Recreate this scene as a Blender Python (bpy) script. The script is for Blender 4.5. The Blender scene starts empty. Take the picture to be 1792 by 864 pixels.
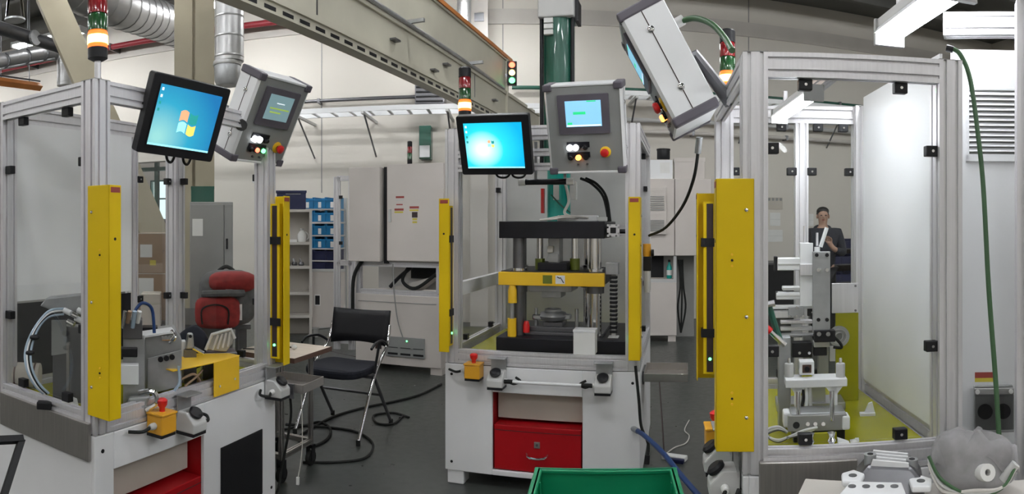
import bpy, math, random
from mathutils import Vector, Matrix, Euler
random.seed(7)
# ------------------------------------------------------------------ camera, world, exposure
F, CX, HY, EYE = 1146.0, 896.0, 392.0, 1.5          # phone panorama: cylinder of 1146 px per radian
SC = bpy.context.scene
COL = SC.collection
cd = bpy.data.cameras.new('camera'); cam = bpy.data.objects.new('camera', cd); COL.objects.link(cam)
cam.location = (0, 0, EYE); cam.rotation_euler = (math.pi/2, 0, 0)
cd.type = 'PANO'; cd.panorama_type = 'CENTRAL_CYLINDRICAL'
cd.central_cylindrical_range_u_min = -CX/F; cd.central_cylindrical_range_u_max = (1792-CX)/F
cd.central_cylindrical_range_v_min = -(864-HY)/F; cd.central_cylindrical_range_v_max = HY/F
cd.central_cylindrical_radius = 1.0
cd.clip_start = 0.05
SC.camera = cam
wd = bpy.data.worlds.new('world'); SC.world = wd; wd.use_nodes = True
wd.node_tree.nodes['Background'].inputs[0].default_value = (0.85, 0.93, 1.0, 1)
wd.node_tree.nodes['Background'].inputs[1].default_value = 1.6
vs = SC.view_settings
vs.view_transform = 'Standard'; vs.look = 'None'; vs.gamma = 1.0; vs.use_curve_mapping = False
vs.exposure = 0.0
TUBE = 88.0      # radiance of the fluorescent tubes

# ------------------------------------------------------------------ pixel helpers
def az(px): return (px-CX)/F
def P(px, py, r):
    t = az(px); return Vector((r*math.sin(t), r*math.cos(t), EYE-(py-HY)/F*r))
def G(px, py, z=0.0):
    return P(px, py, (EYE-z)*F/(py-HY))
def rad(d): return math.radians(d)

# ------------------------------------------------------------------ materials
def new_mat(name):
    m = bpy.data.materials.new(name); m.use_nodes = True
    return m, m.node_tree.nodes, m.node_tree.links
def mat(name, col, rough=0.5, metal=0.0, var=0.06, scale=6.0, bump=0.0, bscale=120.0, coat=0.0, stretch=None, spec=0.5):
    m, n, l = new_mat(name); b = n['Principled BSDF']
    b.inputs['Roughness'].default_value = rough; b.inputs['Metallic'].default_value = metal
    b.inputs['Coat Weight'].default_value = coat
    b.inputs['Specular IOR Level'].default_value = spec
    tc = n.new('ShaderNodeTexCoord'); mp = n.new('ShaderNodeMapping')
    if stretch: mp.inputs['Scale'].default_value = stretch
    l.new(tc.outputs['Object'], mp.inputs[0])
    if var > 0:
        no = n.new('ShaderNodeTexNoise'); no.inputs['Scale'].default_value = scale; no.inputs['Detail'].default_value = 5
        l.new(mp.outputs[0], no.inputs[0])
        rp = n.new('ShaderNodeValToRGB')
        rp.color_ramp.elements[0].position = 0.3; rp.color_ramp.elements[1].position = 0.7
        rp.color_ramp.elements[0].color = tuple(max(0, c*(1-var)) for c in col)+(1,)
        rp.color_ramp.elements[1].color = tuple(min(1, c*(1+var)) for c in col)+(1,)
        l.new(no.outputs[0], rp.inputs[0]); l.new(rp.outputs[0], b.inputs['Base Color'])
    else:
        b.inputs['Base Color'].default_value = tuple(col)+(1,)
    if bump > 0:
        nb = n.new('ShaderNodeTexNoise'); nb.inputs['Scale'].default_value = bscale
        l.new(mp.outputs[0], nb.inputs[0])
        bp = n.new('ShaderNodeBump'); bp.inputs['Strength'].default_value = bump; bp.inputs['Distance'].default_value = 0.002
        l.new(nb.outputs[0], bp.inputs['Height']); l.new(bp.outputs[0], b.inputs['Normal'])
    return m
def emit(name, col, s):
    m, n, l = new_mat(name); b = n['Principled BSDF']
    b.inputs['Base Color'].default_value = tuple(min(1, c) for c in col)+(1,)
    b.inputs['Emission Color'].default_value = tuple(col)+(1,); b.inputs['Emission Strength'].default_value = s
    return m
def glass(name, tint=(0.985, 0.99, 0.988), refl=0.22):
    m, n, l = new_mat(name); n.remove(n['Principled BSDF']); out = n['Material Output']
    tr = n.new('ShaderNodeBsdfTransparent'); tr.inputs[0].default_value = tint+(1,)
    gl = n.new('ShaderNodeBsdfGlossy'); gl.inputs['Roughness'].default_value = 0.02
    fr = n.new('ShaderNodeFresnel'); fr.inputs[0].default_value = 1.45
    mu = n.new('ShaderNodeMath'); mu.operation = 'MULTIPLY'; mu.inputs[1].default_value = refl
    mx = n.new('ShaderNodeMixShader')
    l.new(fr.outputs[0], mu.inputs[0]); l.new(mu.outputs[0], mx.inputs[0])
    l.new(tr.outputs[0], mx.inputs[1]); l.new(gl.outputs[0], mx.inputs[2]); l.new(mx.outputs[0], out.inputs[0])
    return m
def screen_mat(name, c_dark, c_mid, c_light, cx, cz, size, s):
    """desktop wallpaper: light patch on a blue-green ground, in the screen's own generated coordinates"""
    m, n, l = new_mat(name); b = n['Principled BSDF']
    tc = n.new('ShaderNodeTexCoord'); mp = n.new('ShaderNodeMapping')
    mp.inputs['Location'].default_value = (-cx, 0, -cz); l.new(tc.outputs['Generated'], mp.inputs[0])
    ml = n.new('ShaderNodeVectorMath'); ml.operation = 'MULTIPLY'; ml.inputs[1].default_value = (1, 0, 0.85); l.new(mp.outputs[0], ml.inputs[0])
    ln = n.new('ShaderNodeVectorMath'); ln.operation = 'LENGTH'; l.new(ml.outputs[0], ln.inputs[0])
    dv = n.new('ShaderNodeMath'); dv.operation = 'DIVIDE'; dv.inputs[1].default_value = size; l.new(ln.outputs['Value'], dv.inputs[0])
    rp = n.new('ShaderNodeValToRGB'); e = rp.color_ramp.elements
    e[0].color = c_light+(1,); e[1].color = c_dark+(1,); e[0].position = 0.05
    k = e.new(0.5); k.color = c_mid+(1,)
    l.new(dv.outputs[0], rp.inputs[0]); l.new(rp.outputs[0], b.inputs['Emission Color'])
    b.inputs['Base Color'].default_value = (0.01, 0.01, 0.01, 1); b.inputs['Emission Strength'].default_value = s
    b.inputs['Roughness'].default_value = 0.3
    return m
M = {}
def defmats():
    M['alu'] = mat('aluminium', (0.72, 0.71, 0.73), 0.42, 0.55, 0.05, 3, stretch=(40, 40, 1))
    M['alu_d'] = mat('aluminium_cast', (0.42, 0.43, 0.44), 0.45, 0.8, 0.12, 14, 0.3, 60)
    M['steel'] = mat('stainless', (0.42, 0.40, 0.38), 0.33, 0.9, 0.08, 5, stretch=(1, 30, 1))
    M['chrome'] = mat('chrome', (0.75, 0.75, 0.76), 0.12, 1.0, 0)
    M['dsteel'] = mat('dark_steel', (0.16, 0.16, 0.17), 0.35, 0.8, 0.1, 8)
    M['white'] = mat('white_paint', (0.80, 0.80, 0.81), 0.42, 0, 0.03, 3, 0.12, 300)
    M['cabw'] = mat('cabinet_paint', (0.60, 0.555, 0.52), 0.45, 0, 0.03, 3, 0.12, 300)
    M['sheet'] = mat('white_sheet', (0.80, 0.81, 0.82), 0.35, 0, 0.02, 2)
    M['cream'] = mat('cream_paint', (0.56, 0.53, 0.49), 0.45, 0, 0.04, 3, 0.1, 300)
    M['grey'] = mat('grey_plastic', (0.28, 0.28, 0.27), 0.45, 0, 0.04, 8)
    M['lgrey'] = mat('light_grey_plastic', (0.52, 0.52, 0.51), 0.45, 0, 0.04, 8)
    M['mgrey'] = mat('grey_enclosure', (0.25, 0.255, 0.25), 0.5, 0, 0.04, 8)
    M['pgrey'] = mat('purple_grey_cap', (0.10, 0.09, 0.11), 0.5, 0, 0.05, 8)
    M['black'] = mat('black_plastic', (0.010, 0.010, 0.012), 0.45, 0, 0.1, 10, spec=0.3)
    M['blackm'] = mat('black_oxide', (0.010, 0.010, 0.014), 0.42, 0.0, 0.15, 12, spec=0.3)
    M['rubber'] = mat('rubber', (0.012, 0.013, 0.012), 0.7, 0, 0.1, 20, spec=0.3)
    M['navy'] = mat('navy_fabric', (0.006, 0.008, 0.016), 0.85, 0, 0.15, 60, 0.4, 500)
    M['yellow'] = mat('yellow_paint', (0.72, 0.50, 0.008), 0.45, 0, 0.04, 4, 0.1, 200, spec=0.22)
    M['byellow'] = mat('bright_yellow', (0.85, 0.52, 0.02), 0.35, 0, 0.04, 6)
    M['oyellow'] = mat('orange_yellow_plastic', (0.70, 0.34, 0.02), 0.4, 0, 0.04, 6)
    M['red'] = mat('red_paint', (0.36, 0.004, 0.008), 0.45, 0, 0.05, 4, spec=0.25)
    M['bred'] = mat('red_button', (0.62, 0.015, 0.015), 0.3, 0, 0.04, 5)
    M['fred'] = mat('red_fabric', (0.24, 0.020, 0.018), 0.85, 0, 0.2, 30, 0.5, 400)
    M['fgrey'] = mat('grey_fabric', (0.10, 0.10, 0.10), 0.9, 0, 0.2, 30, 0.5, 400)
    M['teal'] = mat('teal_paint', (0.0, 0.36, 0.30), 0.35, 0, 0.05, 4, coat=0.3)
    M['dgreen'] = mat('dark_green_paint', (0.008, 0.085, 0.055), 0.35, 0, 0.1, 4, coat=0.3)
    M['crate'] = mat('green_plastic', (0.0, 0.20, 0.085), 0.4, 0, 0.06, 5, 0.1, 100)
    M['olive'] = mat('olive_plate', (0.36, 0.35, 0.008), 0.25, 0, 0.2, 2.5, spec=0.4)
    M['ogreen'] = mat('olive_green_spring', (0.13, 0.16, 0.015), 0.45, 0, 0.1, 5)
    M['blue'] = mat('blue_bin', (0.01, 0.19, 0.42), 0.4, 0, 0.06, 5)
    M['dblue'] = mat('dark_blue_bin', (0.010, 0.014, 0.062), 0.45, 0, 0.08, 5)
    M['paper'] = mat('paper', (0.75, 0.75, 0.73), 0.8, 0, 0.03, 10)
    M['carton'] = mat('cardboard', (0.30, 0.20, 0.125), 0.85, 0, 0.08, 3, 0.2, 150)
    M['carton_l'] = mat('cardboard_light', (0.52, 0.48, 0.42), 0.85, 0, 0.06, 3)
    M['beige'] = mat('beige_steel', (0.36, 0.32, 0.23), 0.5, 0, 0.08, 2)
    M['crane'] = mat('crane_cream', (0.52, 0.50, 0.41), 0.5, 0, 0.12, 1.5)
    M['orange'] = mat('orange_paint', (0.55, 0.20, 0.05), 0.45, 0, 0.1, 4)
    M['duct'] = mat('spiral_duct', (0.46, 0.46, 0.46), 0.38, 0.7, 0.12, 2)
    M['redpipe'] = mat('red_pipe', (0.26, 0.02, 0.03), 0.45, 0, 0.08, 4)
    M['wall'] = mat('wall_plaster', (0.66, 0.625, 0.565), 0.75, 0, 0.03, 0.6, 0.1, 60)
    M['ceil'] = mat('ceiling_deck', (0.13, 0.13, 0.12), 0.8, 0, 0.15, 0.8)
    M['floor'] = floor_mat()
    M['wood'] = mat('beech_laminate', (0.62, 0.53, 0.43), 0.4, 0, 0.06, 3, stretch=(1, 14, 1))
    M['dwood'] = mat('brown_edge', (0.09, 0.045, 0.03), 0.5, 0, 0.1, 10)
    M['skin'] = mat('skin', (0.42, 0.26, 0.19), 0.55, 0, 0.05, 12)
    M['hair'] = mat('hair', (0.012, 0.010, 0.009), 0.6, 0, 0.2, 60)
    M['jacket'] = mat('jacket', (0.018, 0.020, 0.028), 0.85, 0, 0.2, 40)
    M['glass'] = glass('clear_glazing'); M['winglass'] = glass('window_glazing', (0.9, 0.96, 0.94), 0.8)
    M['bag'] = glass('clear_film', (0.80, 0.80, 0.80), 1.0)
    M['film'] = mat('bag_film', (0.42, 0.41, 0.42), 0.3, 0, 0.15, 25, 0.6, 40); M['film'].node_tree.nodes['Principled BSDF'].inputs['Alpha'].default_value = 0.55
    M['cable_g'] = mat('green_hose', (0.035, 0.095, 0.035), 0.45, 0, 0.05, 9)
    M['cable_b'] = mat('blue_hose', (0.012, 0.045, 0.16), 0.4, 0, 0.05, 9)
    M['cable_w'] = mat('white_cable', (0.62, 0.60, 0.56), 0.5, 0, 0.05, 9)
    M['tubing'] = mat('clear_blue_tubing', (0.35, 0.45, 0.55), 0.25, 0, 0.05, 9, coat=0.5)
    M['tube'] = emit('fluorescent_tube', (0.97, 0.985, 1.0), TUBE)
    M['tubeblue'] = emit('bench_tube', (0.93, 0.96, 1.0), 95.0)
    M['tubein'] = emit('inner_tube', (0.93, 0.96, 1.0), 62.0)
    M['l_red'] = mat('red_lens', (0.22, 0.008, 0.012), 0.2, 0, 0.05, 9, coat=0.6)
    M['l_green'] = mat('green_lens', (0.012, 0.07, 0.018), 0.2, 0, 0.05, 9, coat=0.6)
    M['l_amber'] = emit('amber_lamp_rim', (1.0, 0.16, 0.02), 1.6)
    M['l_amberhot'] = emit('amber_lamp_lit', (1.0, 0.55, 0.16), 6.0)
    M['e_white'] = emit('lit_white_button', (0.9, 0.95, 1.0), 5.0)
    M['e_red'] = emit('lit_red_lamp', (1.0, 0.12, 0.06), 5.0)
    M['e_orange'] = emit('lit_orange_lamp', (1.0, 0.30, 0.06), 5.0)
    M['e_green'] = emit('lit_green_lamp', (0.12, 1.0, 0.25), 5.0)
    M['e_amber'] = emit('lit_yellow_lamp', (1.0, 0.75, 0.25), 5.0)
    M['s_left'] = screen_mat('desktop_blue', (0.01, 0.20, 0.50), (0.03, 0.42, 0.64), (0.34, 0.76, 0.74), 0.12, 0.14, 1.0, 1.05)
    M['s_mid'] = screen_mat('desktop_cyan', (0.0, 0.42, 0.74), (0.02, 0.70, 0.85), (0.95, 1.0, 1.0), 0.30, 0.42, 0.72, 1.3)
    M['h_left'] = emit('touch_screen_dim', (0.15, 0.24, 0.26), 0.85)
    M['h_mid'] = emit('touch_screen_blue', (0.24, 0.55, 0.76), 0.8)
    M['h_green'] = emit('touch_screen_green', (0.02, 0.55, 0.20), 1.0)
    M['h_lime'] = emit('touch_screen_lime', (0.30, 0.42, 0.06), 0.8)
    M['h_white'] = emit('touch_screen_white', (0.75, 0.85, 0.9), 0.9)
    M['g_o'] = emit('flag_orange', (0.95, 0.42, 0.22), 0.9); M['g_g'] = emit('flag_green', (0.02, 0.30, 0.28), 0.9)
    M['g_b'] = emit('flag_blue', (0.35, 0.80, 0.85), 0.9); M['g_y'] = emit('flag_yellow', (0.95, 0.72, 0.15), 0.9)
    M['print'] = mat('dark_print', (0.10, 0.065, 0.045), 0.8, 0, 0)
    M['lab_red'] = mat('label_red', (0.30, 0.05, 0.04), 0.5, 0, 0); M['lab_yel'] = mat('label_yellow', (0.60, 0.50, 0.06), 0.5, 0, 0)
    M['lab_blk'] = mat('label_black', (0.03, 0.015, 0.015), 0.5, 0, 0)
def floor_mat():
    m, n, l = new_mat('epoxy_floor'); b = n['Principled BSDF']
    tc = n.new('ShaderNodeTexCoord'); no = n.new('ShaderNodeTexNoise'); no.inputs['Scale'].default_value = 1.3; no.inputs['Detail'].default_value = 6
    l.new(tc.outputs['Object'], no.inputs[0])
    rp = n.new('ShaderNodeValToRGB'); rp.color_ramp.elements[0].color = (0.036, 0.041, 0.037, 1); rp.color_ramp.elements[1].color = (0.060, 0.066, 0.060, 1)
    l.new(no.outputs[0], rp.inputs[0]); l.new(rp.outputs[0], b.inputs['Base Color'])
    n2 = n.new('ShaderNodeTexNoise'); n2.inputs['Scale'].default_value = 18; l.new(tc.outputs['Object'], n2.inputs[0])
    mr = n.new('ShaderNodeMapRange'); mr.inputs[3].default_value = 0.22; mr.inputs[4].default_value = 0.42
    l.new(n2.outputs[0], mr.inputs[0]); l.new(mr.outputs[0], b.inputs['Roughness'])
    return m
defmats()

# ------------------------------------------------------------------ mesh builder
class MB:
    def __init__(s): s.v = []; s.f = []
    def add(s, vs, fs, T=None):
        o = len(s.v)
        s.v += [tuple(T @ Vector(p)) if T is not None else tuple(p) for p in vs]
        s.f += [tuple(i+o for i in f) for f in fs]; return s
    def box(s, x0, x1, y0, y1, z0, z1, T=None):
        x0, x1 = min(x0, x1), max(x0, x1); y0, y1 = min(y0, y1), max(y0, y1); z0, z1 = min(z0, z1), max(z0, z1)
        vs = [(x, y, z) for z in (z0, z1) for y in (y0, y1) for x in (x0, x1)]
        return s.add(vs, [(0, 2, 3, 1), (4, 5, 7, 6), (0, 1, 5, 4), (2, 6, 7, 3), (0, 4, 6, 2), (1, 3, 7, 5)], T)
    def cb(s, c, sx, sy, sz, T=None):
        return s.box(c[0]-sx/2, c[0]+sx/2, c[1]-sy/2, c[1]+sy/2, c[2]-sz/2, c[2]+sz/2, T)
    def prism(s, poly, vec):
        n = len(poly); vec = Vector(vec); a = [Vector(p) for p in poly]
        vs = a+[p+vec for p in a]
        fs = [tuple(range(n))[::-1], tuple(range(n, 2*n))]+[(i, (i+1) % n, n+(i+1) % n, n+i) for i in range(n)]
        return s.add(vs, fs)
    def ring(s, c, u, v, r, n): return [Vector(c)+u*(r*math.cos(2*math.pi*i/n))+v*(r*math.sin(2*math.pi*i/n)) for i in range(n)]
    def sweep(s, pts, radii, n=10, cap=True, closed=False):
        pts = [Vector(p) for p in pts]; m = len(pts)
        if not isinstance(radii, (list, tuple)): radii = [radii]*m
        vs = []; fs = []; u = None
        for i in range(m):
            a = pts[max(i-1, 0)]; b = pts[min(i+1, m-1)]
            if i > 0 and i < m-1: d = ((b-pts[i]).normalized()+(pts[i]-a).normalized())
            else: d = b-a
            d = d.normalized() if d.length > 1e-9 else Vector((0, 0, 1))
            if u is None:
                u = d.cross(Vector((0, 0, 1)))
                if u.length < 0.05: u = d.cross(Vector((1, 0, 0)))
                u.normalize()
            else:
                u = (u-d*u.dot(d))
                if u.length < 1e-6: u = d.orthogonal()
                u.normalize()
            w = d.cross(u); vs += s.ring(pts[i], u, w, radii[i], n)
        for i in range(m-1):
            for j in range(n): fs.append((i*n+j, i*n+(j+1) % n, (i+1)*n+(j+1) % n, (i+1)*n+j))
        if cap: fs += [tuple(range(n))[::-1], tuple(range((m-1)*n, m*n))]
        return s.add(vs, fs)
    def cyl(s, p, q, r, n=18, r2=None): return s.sweep([p, q], [r, r if r2 is None else r2], n)
    def tube(s, pts, r, n=8, sub=6): return s.sweep(spline(pts, sub), r, n)
    def lathe(s, prof, c=(0, 0, 0), n=20, T=None):
        """prof = (radius, z) pairs from bottom to top about local z"""
        vs = []; fs = []; m = len(prof); c = Vector(c)
        for r, z in prof: vs += [c+Vector((r*math.cos(2*math.pi*j/n), r*math.sin(2*math.pi*j/n), z)) for j in range(n)]
        for i in range(m-1):
            for j in range(n): fs.append((i*n+j, i*n+(j+1) % n, (i+1)*n+(j+1) % n, (i+1)*n+j))
        fs += [tuple(range(n))[::-1], tuple(range((m-1)*n, m*n))]
        return s.add(vs, fs, T)
    def ell(s, c, a, b, h, n=14, m=8, T=None):
        vs = []; fs = []
        for i in range(1, m):
            t = math.pi*i/m
            vs += [(c[0]+a*math.sin(t)*math.cos(2*math.pi*j/n), c[1]+b*math.sin(t)*math.sin(2*math.pi*j/n), c[2]-h*math.cos(t)) for j in range(n)]
        k = len(vs); vs += [(c[0], c[1], c[2]-h), (c[0], c[1], c[2]+h)]
        for i in range(m-2):
            for j in range(n): fs.append((i*n+j, i*n+(j+1) % n, (i+1)*n+(j+1) % n, (i+1)*n+j))
        for j in range(n):
            fs.append((k, (j+1) % n, j)); fs.append((k+1, (m-2)*n+j, (m-2)*n+(j+1) % n))
        return s.add(vs, fs, T)
    def profile(s, p, q, w, h, up=(0, 0, 1), mod=0.04, sw=0.011, sd=0.009):
        """slotted aluminium extrusion from p to q; w along the side axis, h along up"""
        p, q, up = Vector(p), Vector(q), Vector(up); d = (q-p).normalized()
        up = (up-d*up.dot(d)).normalized(); side = up.cross(d)
        def edge(L, depth_sign):
            k = max(1, round(L/mod)); pts = []
            for i in range(k):
                c = -L/2+L*(i+0.5)/k; pts += [(c-sw/2, 0), (c-sw/2, sd), (c+sw/2, sd), (c+sw/2, 0)]
            return pts
        out = []
        out += [(-w/2, -h/2)]+[(-w/2+w/2+a, -h/2+b) for a, b in edge(w, 1)]
        out += [(w/2, -h/2)]+[(w/2-b, a) for a, b in edge(h, 1)]
        out += [(w/2, h/2)]+[(-a, h/2-b) for a, b in edge(w, 1)]
        out += [(-w/2, h/2)]+[(-w/2+b, -a) for a, b in edge(h, 1)]
        poly = [p+side*a+up*b for a, b in out]
        return s.prism(poly, q-p)
    def rbox(s, w, h, r, y0, y1, cx=0, cz=0, n=5):
        """rounded-corner slab in the xz plane from y0 to y1"""
        pts = []
        for (sx, sz, a0) in ((1, 1, 0), (-1, 1, 90), (-1, -1, 180), (1, -1, 270)):
            for i in range(n+1):
                a = rad(a0+90*i/n); pts.append((cx+sx*(w/2-r)+r*math.cos(a), y0, cz+sz*(h/2-r)+r*math.sin(a)))
        return s.prism(pts, (0, y1-y0, 0))
    def build(s, name, m, parent=None, smooth=False, bevel=0.0, shear=0.0, kind=None):
        me = bpy.data.meshes.new(name)
        v = [(a+shear*b, b, c) for a, b, c in s.v] if shear else s.v
        me.from_pydata(v, [], s.f); me.materials.append(M[m] if isinstance(m, str) else m)
        import bmesh
        bm = bmesh.new(); bm.from_mesh(me); bmesh.ops.recalc_face_normals(bm, faces=bm.faces[:]); bm.to_mesh(me); bm.free()
        if smooth:
            me.shade_smooth(); me.set_sharp_from_angle(angle=rad(38))
        o = bpy.data.objects.new(name, me); COL.objects.link(o)
        if parent is not None: o.parent = parent
        if bevel:
            b = o.modifiers.new('bevel', 'BEVEL'); b.width = bevel; b.segments = 2; b.limit_method = 'ANGLE'
        if kind: o['kind'] = kind
        return o
def spline(pts, sub=6):
    pts = [Vector(p) for p in pts]
    if len(pts) < 3: return pts
    out = []
    for i in range(len(pts)-1):
        p0 = pts[max(i-1, 0)]; p1 = pts[i]; p2 = pts[i+1]; p3 = pts[min(i+2, len(pts)-1)]
        for k in range(sub):
            t = k/sub
            out.append(0.5*((2*p1)+(-p0+p2)*t+(2*p0-5*p1+4*p2-p3)*t*t+(-p0+3*p1-3*p2+p3)*t**3))
    out.append(pts[-1]); return out
def tag(o, label, cat, group=None):
    o['label'] = label; o['category'] = cat
    if group: o['group'] = group
    return o
def struct(o): o['kind'] = 'structure'; return o
class T:
    """a thing: an Empty at its base; parts are built in its local frame"""
    def __init__(s, name, label, cat, loc, rz=0.0, group=None, rot=None):
        s.o = bpy.data.objects.new(name, None); COL.objects.link(s.o); s.o.empty_display_size = 0.05
        s.o.location = loc
        s.o.rotation_euler = rot if rot is not None else (0, 0, rz)
        tag(s.o, label, cat, group)
        e = s.o.rotation_euler; s.mw = Matrix.Translation(Vector(loc)) @ e.to_matrix().to_4x4(); s.inv = s.mw.inverted()
        s.shear = 0.0
    def L(s, w): return s.inv @ Vector(w)
    def lp(s, px, py, r): return s.inv @ P(px, py, r)
    def part(s, name, mb, m, parent=None, **k):
        return mb.build(name, m, parent if parent is not None else s.o, shear=s.shear, **k)
    def pb(s, mb, x0, y0, x1, y1, r, dep=0.05):
        """axis-aligned box (in the thing's frame) covering the pixel rectangle at distance r, going back by dep"""
        a = s.lp(x0, y1, r); b = s.lp(x1, y0, r); y = min(a.y, b.y)
        return mb.box(a.x, b.x, y, y+dep, a.z, b.z)
def copy_tree(o, parent=None):
    c = o.copy(); COL.objects.link(c)
    if parent is not None: c.parent = parent
    for ch in o.children: copy_tree(ch, c)
    return c

# ================================================================== THE SETTING
XL, XR, YF, YB, ZC = -14.0, 9.0, -5.0, 10.0, 5.2
struct(MB().box(XL, XR, YF, 16.0, -0.1, 0).build('floor', 'floor'))
ceil = struct(MB().box(XL, XR, YF, 16.0, ZC, ZC+0.1).build('ceiling', 'ceil'))
for i in range(11):
    y = YF+0.7+i*1.45
    MB().box(XL, XR, y, y+0.10, ZC-0.26, ZC).build('purlin', 'ceil', ceil)
OX0, OX1, OZ = -8.2, -5.45, 2.62                      # doorway to the next hall
w = MB(); w.box(XL, OX0, YB, YB+0.2, 0, ZC); w.box(OX1, XR, YB, YB+0.2, 0, ZC); w.box(OX0, OX1, YB, YB+0.2, OZ, ZC)
wb = struct(w.build('wall_back', 'wall'))
for px in (563, 1310, 880):                            # joints between the wall panels
    x = YB*math.tan(az(px)); MB().box(x-0.008, x+0.008, YB-0.006, YB, 2.0, ZC).build('panel_joint', 'grey', wb)
MB().box(XL, XR, YB-0.03, YB, 4.55, 4.78).build('wall_band', 'cream', wb)
struct(MB().box(XL-0.2, XL, YF, 16, 0, ZC).build('wall_left', 'wall'))
struct(MB().box(XR, XR+0.2, YF, 16, 0, ZC).build('wall_right', 'wall'))
struct(MB().box(XL, XR, YF-0.2, YF, 0, ZC).build('wall_front', 'wall'))
# far hall: window wall
WY = 16.0; wins = [(-10.6, -10.05), (-9.85, -9.3), (-9.1, -8.55), (-8.35, -7.8)]
w = MB(); xs = [XL]+[x for p in wins for x in p]+[XR]
for i in range(0, len(xs), 2): w.box(xs[i], xs[i+1], WY, WY+0.2, 0, ZC)
for a, b in wins: w.box(a, b, WY, WY+0.2, 0, 1.5); w.box(a, b, WY, WY+0.2, 2.75, ZC)
struct(w.build('wall_far', 'wall'))
for k, (a, b) in enumerate(wins):
    f = MB()
    for (x0, x1, z0, z1) in ((a, b, 1.5, 1.54), (a, b, 2.71, 2.75), (a, a+0.04, 1.5, 2.75), (b-0.04, b, 1.5, 2.75), (a, b, 2.2, 2.24)): f.box(x0, x1, WY-0.02, WY+0.08, z0, z1)
    fo = struct(f.build('window_%d' % (k+1), 'dgreen'))
    MB().box(a+0.04, b-0.04, WY+0.03, WY+0.036, 1.54, 2.2).build('pane', 'winglass', fo)
    MB().box(a+0.04, b-0.04, WY+0.03, WY+0.036, 2.24, 2.71).build('pane', 'winglass', fo)
struct(MB().box(-7.05, -6.97, 11.6, 11.68, 0, 3.4).build('trim_1', 'dgreen'))
struct(MB().box(-9.6, -5.4, 11.6, 11.68, 2.6, 2.68).build('trim_2', 'dgreen'))

# ------------------------------------------------------------------ lamps of the hall
def ceiling_light(loc, rz, label, L=1.5, zrod=ZC, group='fluorescent fittings under the hall ceiling'):
    t = T('ceiling_light', label, 'light', loc, rz, group)
    t.part('housing', MB().box(-L/2, L/2, -0.11, 0.11, 0.02, 0.07), 'lgrey', bevel=0.006)
    for s in (-1, 1): t.part('tube', MB().cyl((-L/2+0.03, s*0.055, 0), (L/2-0.03, s*0.055, 0), 0.02, 10), 'tube', smooth=True)
    for s in (-1, 1): t.part('end_cap', MB().box(s*L/2-0.02, s*L/2+0.02, -0.11, 0.11, -0.025, 0.07), 'lgrey')
    for s in (-1, 1): t.part('suspension', MB().cyl((s*L*0.35, 0, 0.07), (s*L*0.35, 0, zrod-loc[2]), 0.006, 6), 'dsteel')
    return t
lab_c = 'twin tube fluorescent fitting hung under the dark hall ceiling'
c0 = None
for x in (-10.5, -7.2, -3.9, -0.6, 2.7, 6.0):
    for y in (-2.5, 1.2, 4.9, 8.4):
        if x > 1 and y > 8: continue
        if c0 is None: c0 = ceiling_light((x, y, 4.62), 0, lab_c); continue
        c = copy_tree(c0.o); c.location = (x, y, 4.62)
for k, (x, y) in enumerate(((-9.0, 12.5), (-6.4, 14.0))):
    c = copy_tree(c0.o); c.location = (x, y, 4.62)
    c['label'] = 'twin tube fluorescent fitting in the next hall beyond the doorway'

# ================================================================== OVERHEAD STEEL AND SERVICES
dl = 0.282; U = Vector((math.sin(dl), math.cos(dl), 0)); N = Vector((-math.cos(dl), math.sin(dl), 0)); DB = 2.33
FOOT = N*DB
t = T('crane_girder', 'cream steel girder with a slotted lower flange running back to the wall', 'girder', FOOT, -dl)
# local: +y runs along the girder, -x is away from the camera side
t.part('web', MB().box(-0.03, 0.0, -2.0, 9.5, 2.84, 3.12), 'crane')
t.part('top_flange', MB().box(-0.22, 0.02, -2.0, 9.5, 3.10, 3.14), 'crane')
t.part('lower_flange', MB().box(-0.22, 0.03, -2.0, 9.5, 2.80, 2.84), 'crane')
t.part('lip', MB().box(0.0, 0.012, -2.0, 9.5, 2.735, 2.80), 'crane')
sl0 = None
for i in range(44):
    y = 1.6+i*0.18
    if sl0 is None: sl0 = t.part('slot', MB().box(-0.001, 0.0145, -0.055, 0.055, 2.752, 2.776), 'black'); sl0.location = (0, y, 0); continue
    s_ = sl0.copy(); COL.objects.link(s_); s_.location = (0, y, 0)
for y in (3.55, 6.6): t.part('splice_joint', MB().box(0, 0.004, y, y+0.012, 2.84, 3.12), 'dsteel')
for y, z in ((4.6, 2.95), (5.4, 2.88), (5.7, 3.0), (7.2, 2.93)): t.part('clip', MB().box(0, 0.05, y, y+0.10, z, z+0.015), 'dsteel')
t = T('crane_runway', 'deep cream runway beam with an orange rail along its top', 'beam', FOOT+Vector((0, 0, 3.14)), -dl)
t.part('web', MB().box(-0.03, 0.0, -1.0, 7.75, 0.0, 0.40), 'crane')
t.part('rail', MB().box(-0.05, 0.035, -1.0, 7.95, 0.40, 0.44), 'orange')
t.part('top_flange', MB().box(-0.2, 0.02, -1.0, 7.75, 0.38, 0.40), 'crane')
t.part('end_plate', MB().box(-0.12, 0.03, 7.75, 7.79, -0.3, 0.40), 'crane')
for y in (3.3, 4.9, 6.4): t.part('bracket', MB().box(0, 0.16, y, y+0.03, 0.02, 0.05), 'alu_d')
t.part('conduit', MB().cyl((0.03, 0.5, 0.01), (0.03, 7.6, 0.01), 0.018, 8), 'alu_d', smooth=True)
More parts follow.
